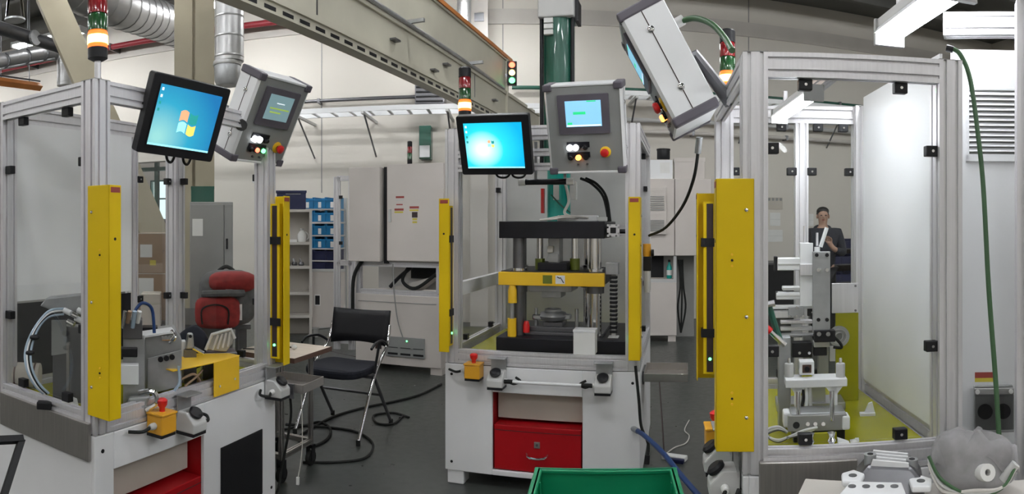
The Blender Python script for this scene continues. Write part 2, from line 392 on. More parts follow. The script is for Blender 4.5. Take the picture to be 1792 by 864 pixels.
# traffic signal at the runway's end
c = P(896, 148, 8.05)
t = T('signal_light', 'small three lamp red amber green signal on the runway end', 'signal light', c, -az(896))
t.part('housing', MB().box(-0.06, 0.06, 0, 0.09, 0, 0.29), 'black', bevel=0.008)
t.part('bracket', MB().box(-0.30, -0.05, 0.03, 0.06, 0.10, 0.14), 'dsteel')
for k, mm in enumerate(('e_green', 'e_amber', 'e_red')):
    T_ = Matrix.Translation((0, -0.002, 0.05+k*0.095)) @ Matrix.Rotation(rad(90), 4, 'X')
    t.part('lamp', MB().lathe([(0.038, -0.005), (0.036, 0.008), (0.02, 0.016)], n=16, T=T_), mm, smooth=True)
    t.part('visor', MB().lathe([(0.043, 0.0), (0.045, 0.03), (0.041, 0.03), (0.039, 0.0)], n=16, T=T_), 'black')
# cable ladder on the wall
def cable_ladder(x0, x1, y, z, label, wid=0.35, brackets=()):
    t = T('cable_ladder', label, 'cable tray', (x0, y, z))
    L = x1-x0
    for s in (0, wid): t.part('side_rail', MB().box(0, L, -s-0.012, -s+0.012, 0, 0.07), 'sheet')
    r0 = None
    for i in range(int(L/0.28)):
        if r0 is None: r0 = t.part('rung', MB().box(-0.02, 0.02, -wid, 0, 0.005, 0.02), 'sheet'); r0.location = (0.1, 0, 0); continue
        r = r0.copy(); COL.objects.link(r); r.location = (0.1+i*0.28, 0, 0)
    for bx in brackets:
        t.part('bracket', MB().box(bx-x0-0.02, bx-x0+0.02, -wid-0.03, YB-y, -0.035, 0), 'lgrey')
        t.part('strut', MB().sweep([(bx-x0, -wid*0.8, -0.02), (bx-x0, YB-y-0.02, -0.55)], 0.014, 6), 'dsteel')
    return t
def rods(t, pts, zc=ZC):
    for p in pts: t.part('suspension', MB().cyl(p, (p[0], p[1], zc-t.o.location.z), 0.008, 6), 'dsteel')
cable_ladder(-5.2, 0.55, 9.45, 3.10, 'white cable ladder on wall brackets behind the cabinets', 0.4, (-3.1, -2.1, -0.9, 0.1))
cable_ladder(0.8, 8.5, 9.62, 3.36, 'white cable ladder along the wall behind the glazed station', 0.3, (1.8, 3.6, 5.2, 6.8))
for z, x0, x1, r, mm, lb in ((3.44, -5.2, -0.8, 0.028, 'dsteel', 'dark conduit running along the wall above the white ladder'),
                            (3.56, 0.0, 8.5, 0.03, 'dgreen', 'dark green pipe running along the back wall'),
                            (3.10, 0.6, 8.5, 0.035, 'lgrey', 'lower grey pipe running along the back wall'),
                            (2.92, 0.6, 8.5, 0.03, 'cream', 'thin cream pipe under the grey wall pipe')):
    t = T('wall_pipe', lb, 'pipe', (x0, YB-0.12, z))
    t.part('pipe', MB().cyl((0, 0, 0), (x1-x0, 0, 0), r, 12), mm, smooth=True)
    k = x0+0.6
    while k < x1: t.part('clamp', MB().box(k-x0-0.02, k-x0+0.02, -r-0.008, 0.12, -r-0.008, r+0.008), 'dsteel'); k += 1.6
# green and white box on the wall
c = P(736, 272, 9.4)
t = T('wall_terminal_box', 'dark green wall box with a white cover below the ladder', 'terminal box', (c.x, YB-0.22, c.z))
t.part('case', MB().box(-0.09, 0.09, 0, 0.22, 0.0, 0.50), 'dgreen', bevel=0.008)
t.part('cover', MB().box(-0.08, 0.075, -0.02, 0.01, 0.02, 0.20), 'sheet', bevel=0.004)
c = P(745, 172, 9.3)
t = T('wall_fan_unit', 'dark square fan unit on the wall under the girder', 'fan unit', (c.x, YB-0.35, c.z))
t.part('case', MB().box(-0.22, 0.22, 0, 0.35, 0, 0.32), 'dsteel', bevel=0.01)
for k in range(4): t.part('blade', MB().box(-0.2, 0.2, -0.03, 0.0, 0.03+k*0.07, 0.05+k*0.07), 'black')
# grey upright and flexible duct above the girder end
c = P(838, 60, 9.55)
t = T('wall_upright', 'grey steel upright on the wall behind the runway beam', 'upright', (c.x, 9.62, 0))
t.part('web', MB().box(-0.11, 0.11, 0.03, 0.3, 0, ZC), 'cream'); t.part('flange', MB().box(-0.13, 0.13, 0, 0.03, 0, ZC), 'cream')
t.part('plate', MB().box(-0.07, 0.07, -0.02, 0, 4.48, 4.6), 'dsteel')
def duct(name, label, pts, r, mat_='duct', rings=0.16, group=None, n=20):
    base = Vector(pts[0]); t = T(name, label, 'duct', base, 0, group)
    lp = [Vector(p)-base for p in pts]; path = spline(lp, 8) if len(lp) > 2 else [lp[0].lerp(lp[1], i/8) for i in range(9)]
    t.part('tube', MB().sweep(path, r, n), mat_, smooth=True)
    L = sum((path[i+1]-path[i]).length for i in range(len(path)-1)); d = 0; nxt = rings/2; ring = MB()
    for i in range(len(path)-1):
        seg = path[i+1]-path[i]; sl = seg.length; u = seg.normalized()
        while nxt <= d+sl:
            q = path[i]+u*(nxt-d); ring.sweep([q-u*0.01, q, q+u*0.01], [r*1.0, r*1.03, r*1.0], n, cap=False); nxt += rings
        d += sl
    t.part('seam', ring, mat_, smooth=True, kind='stuff')
    for q in (path[0], path[len(path)//3]): rods(t, [(q.x, q.y, q.z+r*0.9)])
    return t
duct('flexible_duct', 'ribbed silver flexible duct beside the grey upright', [P(812, 60, 9.3), P(812, -20, 9.3)], 0.10, 'duct', 0.05)
duct('spiral_duct', 'large silver spiral duct crossing under the ceiling', [P(60, -55, 6.6), P(190, 2, 7.4), P(262, 30, 8.4), P(330, 58, 9.6)], 0.26, 'duct', 0.22)
duct('drop_duct', 'vertical silver duct hanging beside the beige column', [P(401, -20, 6.0), P(401, 60, 6.0), P(401, 108, 6.0)], 0.135, 'duct', 0.18)
c = P(398, 150, 6.0)
t = T('duct_cowl', 'clear grey cowl below the hanging silver duct', 'cowl', c)
t.part('shell', MB().lathe([(0.10, 0.0), (0.12, 0.05), (0.125, 0.20), (0.11, 0.24)], n=20), 'alu_d', smooth=True)
t.part('rim', MB().lathe([(0.13, 0.18), (0.135, 0.20), (0.13, 0.22)], n=20), 'duct', smooth=True)
duct('branch_duct', 'slim silver branch duct with dark hangers near the ceiling', [P(-40, 118, 8.0), P(20, 104, 8.0), P(92, 92, 8.0), P(112, 100, 8.0), P(114, 150, 8.0)], 0.10, 'duct', 0.15)
t = T('hanger_rail', 'thin steel rail with rods under the branch duct', 'rail', P(-20, 125, 7.9))
t.part('rail', MB().sweep([(0, 0, 0), t.lp(96, 103, 7.9)], 0.016, 8), 'alu_d', smooth=True)
for px, py in ((8, 119), (45, 112), (76, 106)): t.part('hoop', MB().sweep([t.lp(px+9*math.sin(a), py-13+13*math.cos(a), 7.88) for a in [i*0.5 for i in range(7)]], 0.01, 6), 'dsteel')
t = T('process_pipe', 'thick dark insulated pipe with a clamp under the ceiling', 'pipe', P(-40, 38, 7.0))
t.part('pipe', MB().sweep([(0, 0, 0), t.lp(110, 84, 7.6)], 0.075, 14), 'dsteel', smooth=True)
t.part('cladding', MB().sweep([Vector((0, -0.03, 0.055)), t.lp(110, 77, 7.55)], 0.03, 10), 'duct', smooth=True)
t.part('clamp', MB().lathe([(0.085, -0.015), (0.085, 0.015)], n=14, T=Matrix.Translation(t.lp(61, 66, 7.3)) @ Matrix.Rotation(rad(90), 4, 'Y')), 'alu_d')
t = T('sprinkler_pipe', 'dark red sprinkler pipe along the top of the back wall', 'pipe', (XL+0.2, YB-0.3, 4.70))
t.part('pipe', MB().cyl((0, 0, 0), (12.2, 0, 0), 0.05, 12), 'redpipe', smooth=True)
for k in range(6): t.part('hanger', MB().box(k*2+1-0.01, k*2+1.01, -0.06, 0.3, -0.06, 0.06), 'dsteel')
t = T('orange_tray', 'orange cable tray hung below the branch duct', 'cable tray', P(-30, 139, 8.6))
q = t.lp(70, 152, 9.3)
t.part('tray', MB().sweep([(0, 0, 0), q], 0.06, 4), 'orange'); t.part('lid_rail', MB().sweep([(0, 0, 0.08), q+Vector((0, 0, 0.08))], 0.012, 6), 'dsteel'); rods(t, [q*0.3, q*0.8])
c = P(26, 30, 5.5)
t = T('smoke_detector_hood', 'clear plastic cup shaped hood hanging at the ceiling', 'hood', c)
t.part('cup', MB().lathe([(0.085, -0.02), (0.08, 0.0), (0.07, 0.12), (0.05, 0.20)], n=18), 'bag', smooth=True)
t.part('collar', MB().lathe([(0.088, -0.03), (0.088, -0.015)], n=18), 'alu_d'); t.part('stem', MB().cyl((0, 0, 0.18), (0, 0, ZC-c.z), 0.03, 10), 'alu_d', smooth=True)
# column and diagonal brace
cc = P(340, 392, 6.3); w2 = 35*6.3/F
t = T('steel_column', 'beige steel column with a centre groove behind the jig station', 'column', (cc.x, cc.y, 0), -az(340))
t.part('flange', MB().box(-w2, -0.02, 0, 0.03, 0, ZC), 'beige'); t.part('flange', MB().box(0.01, w2, -0.03, 0.03, 0, ZC), 'beige')
t.part('web', MB().box(-0.03, 0.02, 0.03, 0.30, 0, ZC), 'beige'); t.part('rear_flange', MB().box(-w2, w2, 0.30, 0.33, 0, ZC), 'beige')
t.part('base_plate', MB().box(-w2-0.05, w2+0.05, -0.08, 0.38, 0, 0.025), 'beige')
a0, a1 = P(85, -10, 6.55), P(318, 520, 6.4)
t = T('diagonal_brace', 'beige diagonal steel brace leaning against the column foot', 'brace', (a1.x, a1.y, a1.z))
t.part('beam', MB().profile((0, 0, 0), t.L(a0), 0.12, 0.27, up=(0.7, 0.7, 0.5), mod=0.5, sw=0.001, sd=0.0005), 'beige')
t.part('gusset', MB().box(-0.1, 0.15, -0.02, 0.02, -0.15, 0.05), 'beige')
# wall camera
c = P(415, 315, 9.7)
t = T('wall_camera', 'small white security camera on the back wall', 'camera', (c.x, YB-0.28, c.z))
t.part('body', MB().cyl((-0.09, 0, 0.05), (0.06, -0.08, 0.0), 0.04, 12), 'sheet', smooth=True)
t.part('mount', MB().sweep([(0, 0, 0.03), (0.05, 0.1, -0.04), (0.06, 0.28, -0.05)], 0.03, 10), 'sheet', smooth=True)

# ================================================================== ASSEMBLY STATIONS
ZT, ZB0, ZB1, Q = 2.05, 0.70, 0.78, 0.08        # frame top, lower beam, profile size
def guard(t, x, side, name_lab, sensor=True):
    """yellow U-shaped cover round a light-curtain bar on a front post; side = +1 opens towards +x"""
    z0, z1 = 0.775, 1.645; a, b = -0.085, 0.035; th = 0.004; d = 0.062
    xo = x; xi = x+side*d
    m = MB(); m.box(xo, xo+side*th, a, b, z0, z1); m.box(xo, xi, a, a+th, z0, z1); m.box(xo, xi, b-th, b, z0, z1)
    g = t.part('light_curtain_guard', m, 'yellow', bevel=0.002)
    xs = xo+side*0.040
    if sensor:
        t.part('sensor_bar', MB().box(xs-0.014, xs+0.014, a+0.03, b-0.03, z0+0.03, z1-0.04), 'yellow', g)
        t.part('lens_strip', MB().box(xs+side*0.014, xs+side*0.0155, a+0.045, b-0.045, z0+0.04, z1-0.05), 'lab_blk', g)
        for z in (z0+0.2, z1-0.25): t.part('bracket', MB().box(xs-0.018, xs+side*0.02, a+0.02, b-0.02, z, z+0.04), 'black', g)
        t.part('status_lamp', MB().cyl((xs+side*0.015, (a+b)/2, z0+0.10), (xs+side*0.019, (a+b)/2, z0+0.10), 0.007, 10), 'e_green', g)
    for z in (z0+0.11, z0+0.43, z1-0.10):
        t.part('screw', MB().lathe([(0.007, 0), (0.006, 0.004), (0.003, 0.006)], n=10, T=Matrix.Translation((xo, b-0.025, z)) @ Matrix.Rotation(rad(-90*side), 4, 'Y')), 'chrome', g, smooth=True)
    for z in (z0+0.17, z1-0.26):
        for dz in (-0.018, 0.0, 0.018): t.part('rivet', MB().cyl((xo, -0.035, z+dz), (xo-side*0.003, -0.035, z+dz), 0.004, 8), 'byellow' if dz else 'black', g)
    t.part('sticker', MB().box(xo+side*0.008, xo+side*0.055, a-0.0012, a, z1-0.028, z1-0.008), 'lab_red', g)
    t.part('hole', MB().cyl((xo+side*0.03, a-0.001, z1-0.20), (xo+side*0.03, a, z1-0.20), 0.006, 10), 'black', g)
    return g
def clip(t, parent, p, ax):
    """black glazing clip; ax = normal axis of the pane"""
    m = MB()
    if ax == 'x': m.box(p[0]-0.014, p[0]+0.014, p[1]-0.022, p[1]+0.022, p[2]-0.018, p[2]+0.018)
    else: m.box(p[0]-0.022, p[0]+0.022, p[1]-0.014, p[1]+0.014, p[2]-0.018, p[2]+0.018)
    o = t.part('clip', m, 'black', parent, bevel=0.003)
    q = (p[0]+0.014, p[1], p[2]) if ax == 'x' else (p[0], p[1]-0.014, p[2])
    t.part('clip', MB().cyl(q, (q[0]+(0.003 if ax == 'x' else 0), q[1]-(0.003 if ax != 'x' else 0), q[2]), 0.005, 8), 'chrome', parent)
def pane(t, p0, p1, ax, mat_='glass', clips=True, z0=0.79, z1=1.965):
    """glazing between two post faces; ax x: pane in the yz plane at x=p0.x"""
    m = MB(); th = 0.0025
    if ax == 'x': m.box(p0[0]-th, p0[0]+th, p0[1], p1[1], z0, z1)
    else: m.box(p0[0], p1[0], p0[1]-th, p0[1]+th, z0, z1)
    o = t.part('pane', m, mat_)
    if clips:
        for k in (0.22, 0.78):
            for z in (z0+0.014, z1-0.014):
                clip(t, o, (p0[0]+(p1[0]-p0[0])*k, p0[1]+(p1[1]-p0[1])*k, z), ax)
        for z in (z0+0.30, z1-0.22):
            for e, s in ((p0, 0.016), (p1, -0.016)):
                clip(t, o, (e[0]+(s if ax != 'x' else 0), e[1]+(s if ax == 'x' else 0), z), ax)
    return o
def station(name, label, O, rz, W, D, ox0, ox1, shear=0.0, zfoot=0.05, drawer=True, mid_left=None, mid_back=None, mid_right=None, table='olive'):
    t = T(name, label, 'machine', O, rz); t.shear = shear
    h = Q/2
    for x, y in ((h, h), (W-h, h), (h, D-h), (W-h, D-h)):
        t.part('frame_post', MB().profile((x, y, ZB0), (x, y, ZT), Q, Q, up=(0, 1, 0)), 'alu')
        t.part('post_cap', MB().box(x-h, x+h, y-h, y+h, ZT, ZT+0.003), 'grey')
    for z in (ZT-h, ZB0+h):
        for y in (0.02, D-0.02): t.part('frame_beam', MB().profile((Q, y, z), (W-Q, y, z), 0.04, Q), 'alu')
        for x in (0.02, W-0.02): t.part('frame_beam', MB().profile((x, Q, z), (x, D-Q, z), 0.04, Q), 'alu')
    for side, lst in (('l', mid_left), ('r', mid_right)):
        if lst: t.part('middle_post', MB().profile((0.02 if side == 'l' else W-0.02, lst, ZB1), (0.02 if side == 'l' else W-0.02, lst, ZT-Q), 0.04, 0.06, up=(0, 1, 0)), 'alu')
    if mid_back: t.part('middle_post', MB().profile((mid_back, D-0.02, ZB1), (mid_back, D-0.02, ZT-Q), 0.06, 0.04, up=(0, 1, 0)), 'alu')
    # base cabinet with an open bay in the front
    m = MB(); z0, z1 = zfoot+0.03, ZB0-0.005; th = 0.02; oz0, oz1 = z0+0.03, 0.55
    m.box(0, ox0, 0, th, z0, z1); m.box(ox1, W, 0, th, z0, z1); m.box(ox0, ox1, 0, th, oz1, z1); m.box(ox0, ox1, 0, th, z0, oz0)
    m.box(0, th, th, D, z0, z1); m.box(W-th, W, th, D, z0, z1); m.box(th, W-th, D-th, D, z0, z1); m.box(th, W-th, th, D-th, z0, z0+th); m.box(th, W-th, th, D-th, z1-th, z1)
    b = t.part('base_cabinet', m, 'white', bevel=0.004)
    for x, y in ((0.06, 0.06), (W-0.06, 0.06), (0.06, D-0.06), (W-0.06, D-0.06)):
        t.part('foot', MB().box(x-0.05, x+0.05, y-0.05, y+0.05, 0.0, z0), 'white', b, bevel=0.006)
    t.part('bay_lining', MB().box(ox0-0.01, ox0, th, 0.45, oz0, oz1).box(ox1, ox1+0.01, th, 0.45, oz0, oz1).box(ox0, ox1, 0.44, 0.45, oz0, oz1), 'red', b)
    t.part('bay_back', MB().box(ox0+0.01, ox1-0.01, 0.09, 0.10, 0.385, oz1-0.005), 'carton_l', b)
    if drawer:
        d = t.part('drawer', MB().box(ox0+0.008, ox1-0.008, 0.012, 0.42, oz0+0.004, 0.365), 'red', b, bevel=0.004)
        mx = (ox0+ox1)/2
        t.part('handle', MB().tube([(mx-0.06, 0.012, 0.215), (mx-0.045, -0.015, 0.205), (mx, -0.02, 0.20), (mx+0.045, -0.015, 0.205), (mx+0.06, 0.012, 0.215)], 0.006), 'chrome', d, smooth=True)
        t.part('lock_plate', MB().box(mx-0.017, mx+0.017, 0.007, 0.013, 0.25, 0.285), 'steel', d, bevel=0.002)
        t.part('keyhole', MB().cyl((mx, 0.004, 0.268), (mx, 0.008, 0.268), 0.007, 10), 'dsteel', d)
        t.part('label_strip', MB().box(ox0+0.008, ox1-0.008, 0.0105, 0.012, 0.335, 0.338), 'lab_blk', d)
    for x in (0.04, W-0.04):
        for z in (z0+0.05, z1-0.06): t.part('bolt_hole', MB().cyl((x, -0.002, z), (x, 0.004, z), 0.008, 12), 'black', b)
    t.part('work_plate', MB().box(Q, W-Q, 0.045, D-Q, ZB1-0.055, ZB1-0.035), table)
    return t
def solve(O, a, px):
    """distance along azimuth a from O to the vertical plane seen at column px"""
    k = math.tan(az(px)); return (O.x-k*O.y)/(k*math.cos(a)-math.sin(a))
# ---- jig station
A1 = rad(11.5); O1 = P(166, 392, 2.47); O1.z = 0; W1 = solve(O1, A1, 482); D1 = 0.70
S1 = station('assembly_station', 'glazed station with a white back sheet, clamping jig and parts on its table', O1, math.pi/2-A1, W1, D1, 0.10, 0.66, mid_back=W1*0.70)
pane(S1, (0.03, Q, 0), (0.03, D1-Q, 0), 'x'); pane(S1, (W1-0.03, Q, 0), (W1-0.03, D1-Q, 0), 'x')
pane(S1, (W1*0.70+0.03, D1-0.03, 0), (W1-Q, D1-0.03, 0), 'y')
S1.part('back_sheet', MB().box(Q, W1*0.70-0.03, D1-0.045, D1-0.035, 1.14, ZT-Q), 'sheet')
S1.part('added_dark_sheet', MB().box(Q, W1*0.70-0.03, D1-0.043, D1-0.037, ZB1, 1.13), 'blackm')  # added black sheet, stands in for the dark open space below the white one
S1.part('vent_panel', MB().box(0.78, 1.13, -0.008, 0.0, 0.13, 0.46), 'black', bevel=0.004)
S1.part('side_bracket', MB().box(-0.016, 0, 0.02, 0.62, 0.60, 0.745), 'steel', bevel=0.003)
guard(S1, -0.006, 1, ''); guard(S1, W1+0.006, -1, '')
# ---- middle station (press)
O2 = P(779, 392, 3.80); O2.z = 0; A2 = rad(15); dx2 = Vector((math.cos(A2), -math.sin(A2), 0))
k_ = math.tan(az(1120)); W2 = (k_*O2.y-O2.x)/(dx2.x-k_*dx2.y); D2 = 1.10
S2 = station('press_station', 'white press station with black press frame, yellow guards and red drawer', O2, -A2, W2, D2, 0.285, 0.80, mid_left=None)
pane(S2, (0.03, Q, 0), (0.03, D2-Q, 0), 'x'); pane(S2, (W2-0.03, Q, 0), (W2-0.03, D2-Q, 0), 'x')
S2.part('back_sheet', MB().box(Q, W2-Q, D2-0.045, D2-0.035, ZB1, ZT-Q), 'lgrey')
S2.part('side_rail', MB().box(0.0, 0.04, Q, D2-Q, 1.07, 1.15), 'white')
for z in (1.82, 1.90): S2.part('mounting_beam', MB().profile((Q, 0.02, z), (W2-Q, 0.02, z), 0.04, 0.04), 'alu')
guard(S2, -0.006, 1, ''); guard(S2, W2+0.006, -1, '')
# ---- test station
O3n = P(1300, 392, 2.09); O3n.z = 0; A3 = rad(12.5); dx3 = Vector((-math.sin(A3), -math.cos(A3), 0)); W3 = 1.0; D3 = 0.72
O3 = O3n-dx3*W3
S3 = station('test_station', 'glazed station with an olive base plate, lit tooling and a white back sheet', O3, math.atan2(dx3.y, dx3.x), W3, D3, 0.2, 0.7, shear=math.tan(rad(8)), mid_left=0.40, drawer=False)
pane(S3, (0.03, Q, 0), (0.03, 0.37, 0), 'x'); pane(S3, (0.03, 0.43, 0), (0.03, D3-Q, 0), 'x'); pane(S3, (W3-0.03, Q, 0), (W3-0.03, D3-Q, 0), 'x')
S3.part('back_sheet', MB().box(Q, W3-Q, D3-0.045, D3-0.035, ZB1, ZT+0.04), 'sheet')
S3.part('lamp_bar', MB().profile((Q, 0.34, ZT-0.02), (W3-Q, 0.34, ZT-0.02), 0.04, 0.04), 'alu')
S3.part('side_bracket', MB().box(W3, W3+0.02, 0.05, 0.36, 0.62, 0.745), 'steel', bevel=0.003)
guard(S3, -0.006, 1, ''); guard(S3, W3+0.006, -1, '')
def on(S, x, y, z): return S.mw @ Vector((x+S.shear*y, y, z))

# ------------------------------------------------------------------ tower lights
def tower(loc, label, order, r=0.036, pole=0.09, lit=1):
    t = T('tower_light', label, 'signal lamp', loc)
    t.part('foot', MB().lathe([(0.03, 0), (0.03, 0.006), (0.014, 0.012)], n=14), 'dsteel')
    t.part('pole', MB().cyl((0, 0, 0.01), (0, 0, pole), 0.013, 12), 'alu', smooth=True)
    t.part('base', MB().lathe([(0.02, pole-0.005), (r, pole+0.005), (r, pole+0.045)], n=20), 'black', smooth=True)
    z = pole+0.045
    for k, mm in enumerate(order):
        hgt = 0.066
        o = t.part('lens', MB().lathe([(r, z), (r, z+hgt-0.006), (r-0.004, z+hgt)], n=20), mm, smooth=True)
        if mm == 'l_amber': t.part('bulb', MB().lathe([(r+0.0012, z+0.015), (r+0.0012, z+hgt-0.018)], n=20), 'l_amberhot', o, smooth=True)
        z += hgt
    t.part('cap', MB().lathe([(r, z), (r, z+0.05), (r-0.008, z+0.058)], n=20), 'black', smooth=True)
    return t
tower(on(S1, 0.06, 0.05, ZT+0.003), 'tower light with lit amber segment on the glazed jig station', ('l_amber', 'l_green', 'l_red'), 0.039, 0.085)
tower(on(S2, 0.10, 0.06, ZT+0.003), 'slim tower light with lit amber segment on the press station', ('l_amber', 'l_green', 'l_red'), 0.037, 0.06)

# ------------------------------------------------------------------ monitors and control panels
def panel_rot(a, ti, ro): return (Matrix.Rotation(-rad(a), 3, 'Z') @ Matrix.Rotation(rad(ti), 3, 'X') @ Matrix.Rotation(-rad(ro), 3, 'Y')).to_euler()
def monitor(c, a, ti, ro, label, smat, flag, arm_to):
    w, h = 0.40, 0.33
    t = T('monitor', label, 'monitor', c, rot=panel_rot(a, ti, ro))
    t.part('case', MB().rbox(w, h, 0.012, 0.0, 0.045), 'black', bevel=0.004)
    t.part('rear_cover', MB().rbox(w*0.8, h*0.8, 0.03, 0.045, 0.075), 'black')
    sw, sh = w*0.80, h*0.76
    t.part('bezel', MB().box(-sw/2-0.006, sw/2+0.006, -0.002, 0, -sh/2-0.006, sh/2+0.006), 'blackm')
    s = t.part('screen', MB().box(-sw/2, sw/2, -0.0035, -0.002, -sh/2, sh/2), smat)
    t.part('taskbar', MB().box(-sw/2, sw/2, -0.0042, -0.0036, -sh/2, -sh/2+0.008), 'g_b', s)
    for k in range(4): t.part('desktop_icon', MB().box(-sw/2+0.008, -sw/2+0.018, -0.0042, -0.0036, sh/2-0.025-k*0.028, sh/2-0.013-k*0.028), 'h_white' if k < 2 else 'g_g', s)
    fx, fz, fs = flag; k0 = 0
    for (i, j, mm) in ((0, 1, 'g_o'), (1, 1, 'g_y' if False else 'g_g'), (0, 0, 'g_b'), (1, 0, 'g_y')):
        pts = []
        x0 = fx+(i-1)*fs+(0.002 if i else -0.002); z0 = fz+(j-1)*fs+(0.002 if j else -0.002)
        for u in [q/5 for q in range(6)]: pts.append((x0+u*fs*0.94, -0.0045, z0+0.18*fs*math.sin(u*3.1+i*3.1)))
        for u in [q/5 for q in range(5, -1, -1)]: pts.append((x0+u*fs*0.94, -0.0045, z0+fs*0.92+0.18*fs*math.sin(u*3.1+i*3.1)))
        t.part('flag_emblem', MB().prism(pts, (0, 0.0006, 0)), mm, s)
    b = t.L(arm_to)
    t.part('arm', MB().sweep([(0, 0.07, 0), (0, 0.11, 0), b], 0.022, 10), 'black', smooth=True)
    t.part('arm_plate', MB().box(-0.06, 0.06, 0.07, 0.08, -0.06, 0.06), 'black')
    for k in (-0.03, 0.06): t.part('cable', MB().tube([(k, 0.05, -h*0.4), (k+0.02, 0.04, -h*0.57), (k+0.07, 0.07, -h*0.60), (k+0.10, 0.10, -h*0.40)], 0.006), 'rubber', smooth=True)
    return t
def control_panel(c, a, ti, ro, label, scr, lamp, w=0.41, h=0.475, d=0.15, arm_to=None):
    t = T('control_panel', label, 'control panel', c, rot=panel_rot(a, ti, ro))
    b = t.part('enclosure', MB().box(-w/2+0.01, w/2-0.01, 0.004, d, -h/2+0.01, h/2-0.01), 'mgrey', bevel=0.004)
    for s in (-1, 1):
        t.part('side_profile', MB().prism([(s*(w/2-0.012), 0.0, -h/2+0.03), (s*w/2, 0.012, -h/2+0.03), (s*w/2, d+0.006, -h/2+0.03), (s*(w/2-0.012), d+0.01, -h/2+0.03)], (0, 0, h-0.06)), 'sheet')
        o = t.part('side_groove', MB().box(s*w/2, s*(w/2+0.001), d*0.5-0.002, d*0.5+0.002, -h/2+0.03, h/2-0.03), 'lab_blk')
        for z in (-h*0.24, h*0.27):
            o = t.part('hinge', MB().lathe([(0.013, 0), (0.013, 0.004), (0.008, 0.007)], n=14, T=Matrix.Translation((s*w/2, d*0.5, z)) @ Matrix.Rotation(rad(90*s), 4, 'Y')), 'chrome', smooth=True)
            t.part('hinge_slot', MB().box(s*(w/2+0.0068), s*(w/2+0.008), d*0.5-0.007, d*0.5+0.007, z-0.0015, z+0.0015), 'dsteel', o)
        t.part('end_profile', MB().box(-w/2+0.03, w/2-0.03, 0.0, d+0.008, s*(h/2-0.012), s*h/2), 'sheet', bevel=0.003)
        for q in (-1, 1): t.part('corner_cap', MB().box(q*(w/2-0.045), q*(w/2+0.004), -0.004, d+0.012, s*(h/2-0.034), s*(h/2+0.004)), 'pgrey', bevel=0.007)
    f = -0.001
    bz = t.part('screen_bezel', MB().rbox(w*0.66, h*0.44, 0.008, -0.008, 0.004, 0, h*0.17), 'pgrey', bevel=0.002)
    t.part('touch_screen', MB().box(-w*0.23, w*0.23, -0.0095, -0.008, h*0.17-h*0.135, h*0.17+h*0.15), scr, bz)
    if scr == 'h_mid':
        t.part('screen_bar', MB().box(-w*0.13, w*0.03, -0.0102, -0.0096, h*0.17, h*0.20), 'h_green', bz)
        t.part('screen_bar', MB().box(-w*0.22, w*0.22, -0.0102, -0.0096, h*0.17-h*0.13, h*0.17-h*0.115), 'h_white', bz)
        t.part('screen_bar', MB().box(w*0.05, w*0.17, -0.0102, -0.0096, h*0.305, h*0.318), 'h_green', bz)
        t.part('screen_bar', MB().box(-w*0.21, -w*0.15, -0.0102, -0.0096, h*0.06, h*0.085), 'h_green', bz)
    else:
        t.part('screen_bar', MB().box(-w*0.17, w*0.20, -0.0102, -0.0096, h*0.16, h*0.175), 'h_lime', bz)
        t.part('screen_bar', MB().box(-w*0.15, w*0.06, -0.0102, -0.0096, h*0.115, h*0.13), 'h_lime', bz)
        t.part('screen_bar', MB().box(-w*0.07, w*0.08, -0.0102, -0.0096, h*0.225, h*0.235), 'h_white', bz)
    def knob(x, z, r, hh, mm, nm, parent=None):
        return t.part(nm, MB().lathe([(r, 0), (r, hh), (r*0.7, hh+0.004)], n=16, T=Matrix.Translation((x, 0.004, z)) @ Matrix.Rotation(rad(90), 4, 'X')), mm, parent, smooth=True)
    for row, z in ((0, -0.095), (1, -0.15)):
        t.part('legend_plate', MB().box(-0.105, 0.02, -0.002, 0.004, z-0.002, z+0.028), 'blackm')
        for k in range(3): t.part('button_ring', MB().lathe([(0.016, 0), (0.016, 0.012)], n=14, T=Matrix.Translation((-0.088+k*0.042, 0.004, z)) @ Matrix.Rotation(rad(90), 4, 'X')), 'black', smooth=True)
        if row == 0:
            for k in range(2): knob(-0.088+k*0.034, z, 0.0165, 0.02, 'e_white', 'lit_button')
            knob(-0.004, z, 0.012, 0.024, 'black', 'selector')
        else:
            if lamp == 'orange': knob(-0.044, z, 0.015, 0.02, 'e_orange', 'pilot_lamp')
            else:
                knob(-0.044, z, 0.012, 0.02, 'e_red', 'pilot_lamp'); knob(0.0, z, 0.012, 0.02, 'e_green', 'pilot_lamp')
            knob(-0.088, z, 0.012, 0.018, 'black', 'button')
    for k in (-0.05, 0.0): knob(k, -0.19, 0.006, 0.008, 'dsteel', 'key_switch')
    e = knob(0.105, -0.125, 0.03, 0.004, 'byellow', 'stop_ring')
    knob(0.105, -0.125, 0.012, 0.02, 'black', 'stop_stem', e)
    t.part('stop_button', MB().lathe([(0.018, 0.018), (0.022, 0.024), (0.022, 0.036), (0.014, 0.041)], n=18, T=Matrix.Translation((0.105, 0.004, -0.125)) @ Matrix.Rotation(rad(90), 4, 'X')), 'bred', e, smooth=True)
    if arm_to is not None:
        q = t.L(arm_to)
        t.part('mounting_arm', MB().sweep([(0, d, 0), (0, d+0.05, 0), q], 0.03, 10), 'dsteel', smooth=True)
        t.part('mounting_plate', MB().box(-0.07, 0.07, d, d+0.012, -0.07, 0.07), 'dsteel')
    return t
monitor((-1.317, 2.416, 1.939), -64.7, 20.7, -3.2, 'black monitor with a blue desktop and four colour flag on the jig station', 's_left', (0.015, -0.012, 0.045), on(S1, 0.45, 0.0, 1.98))
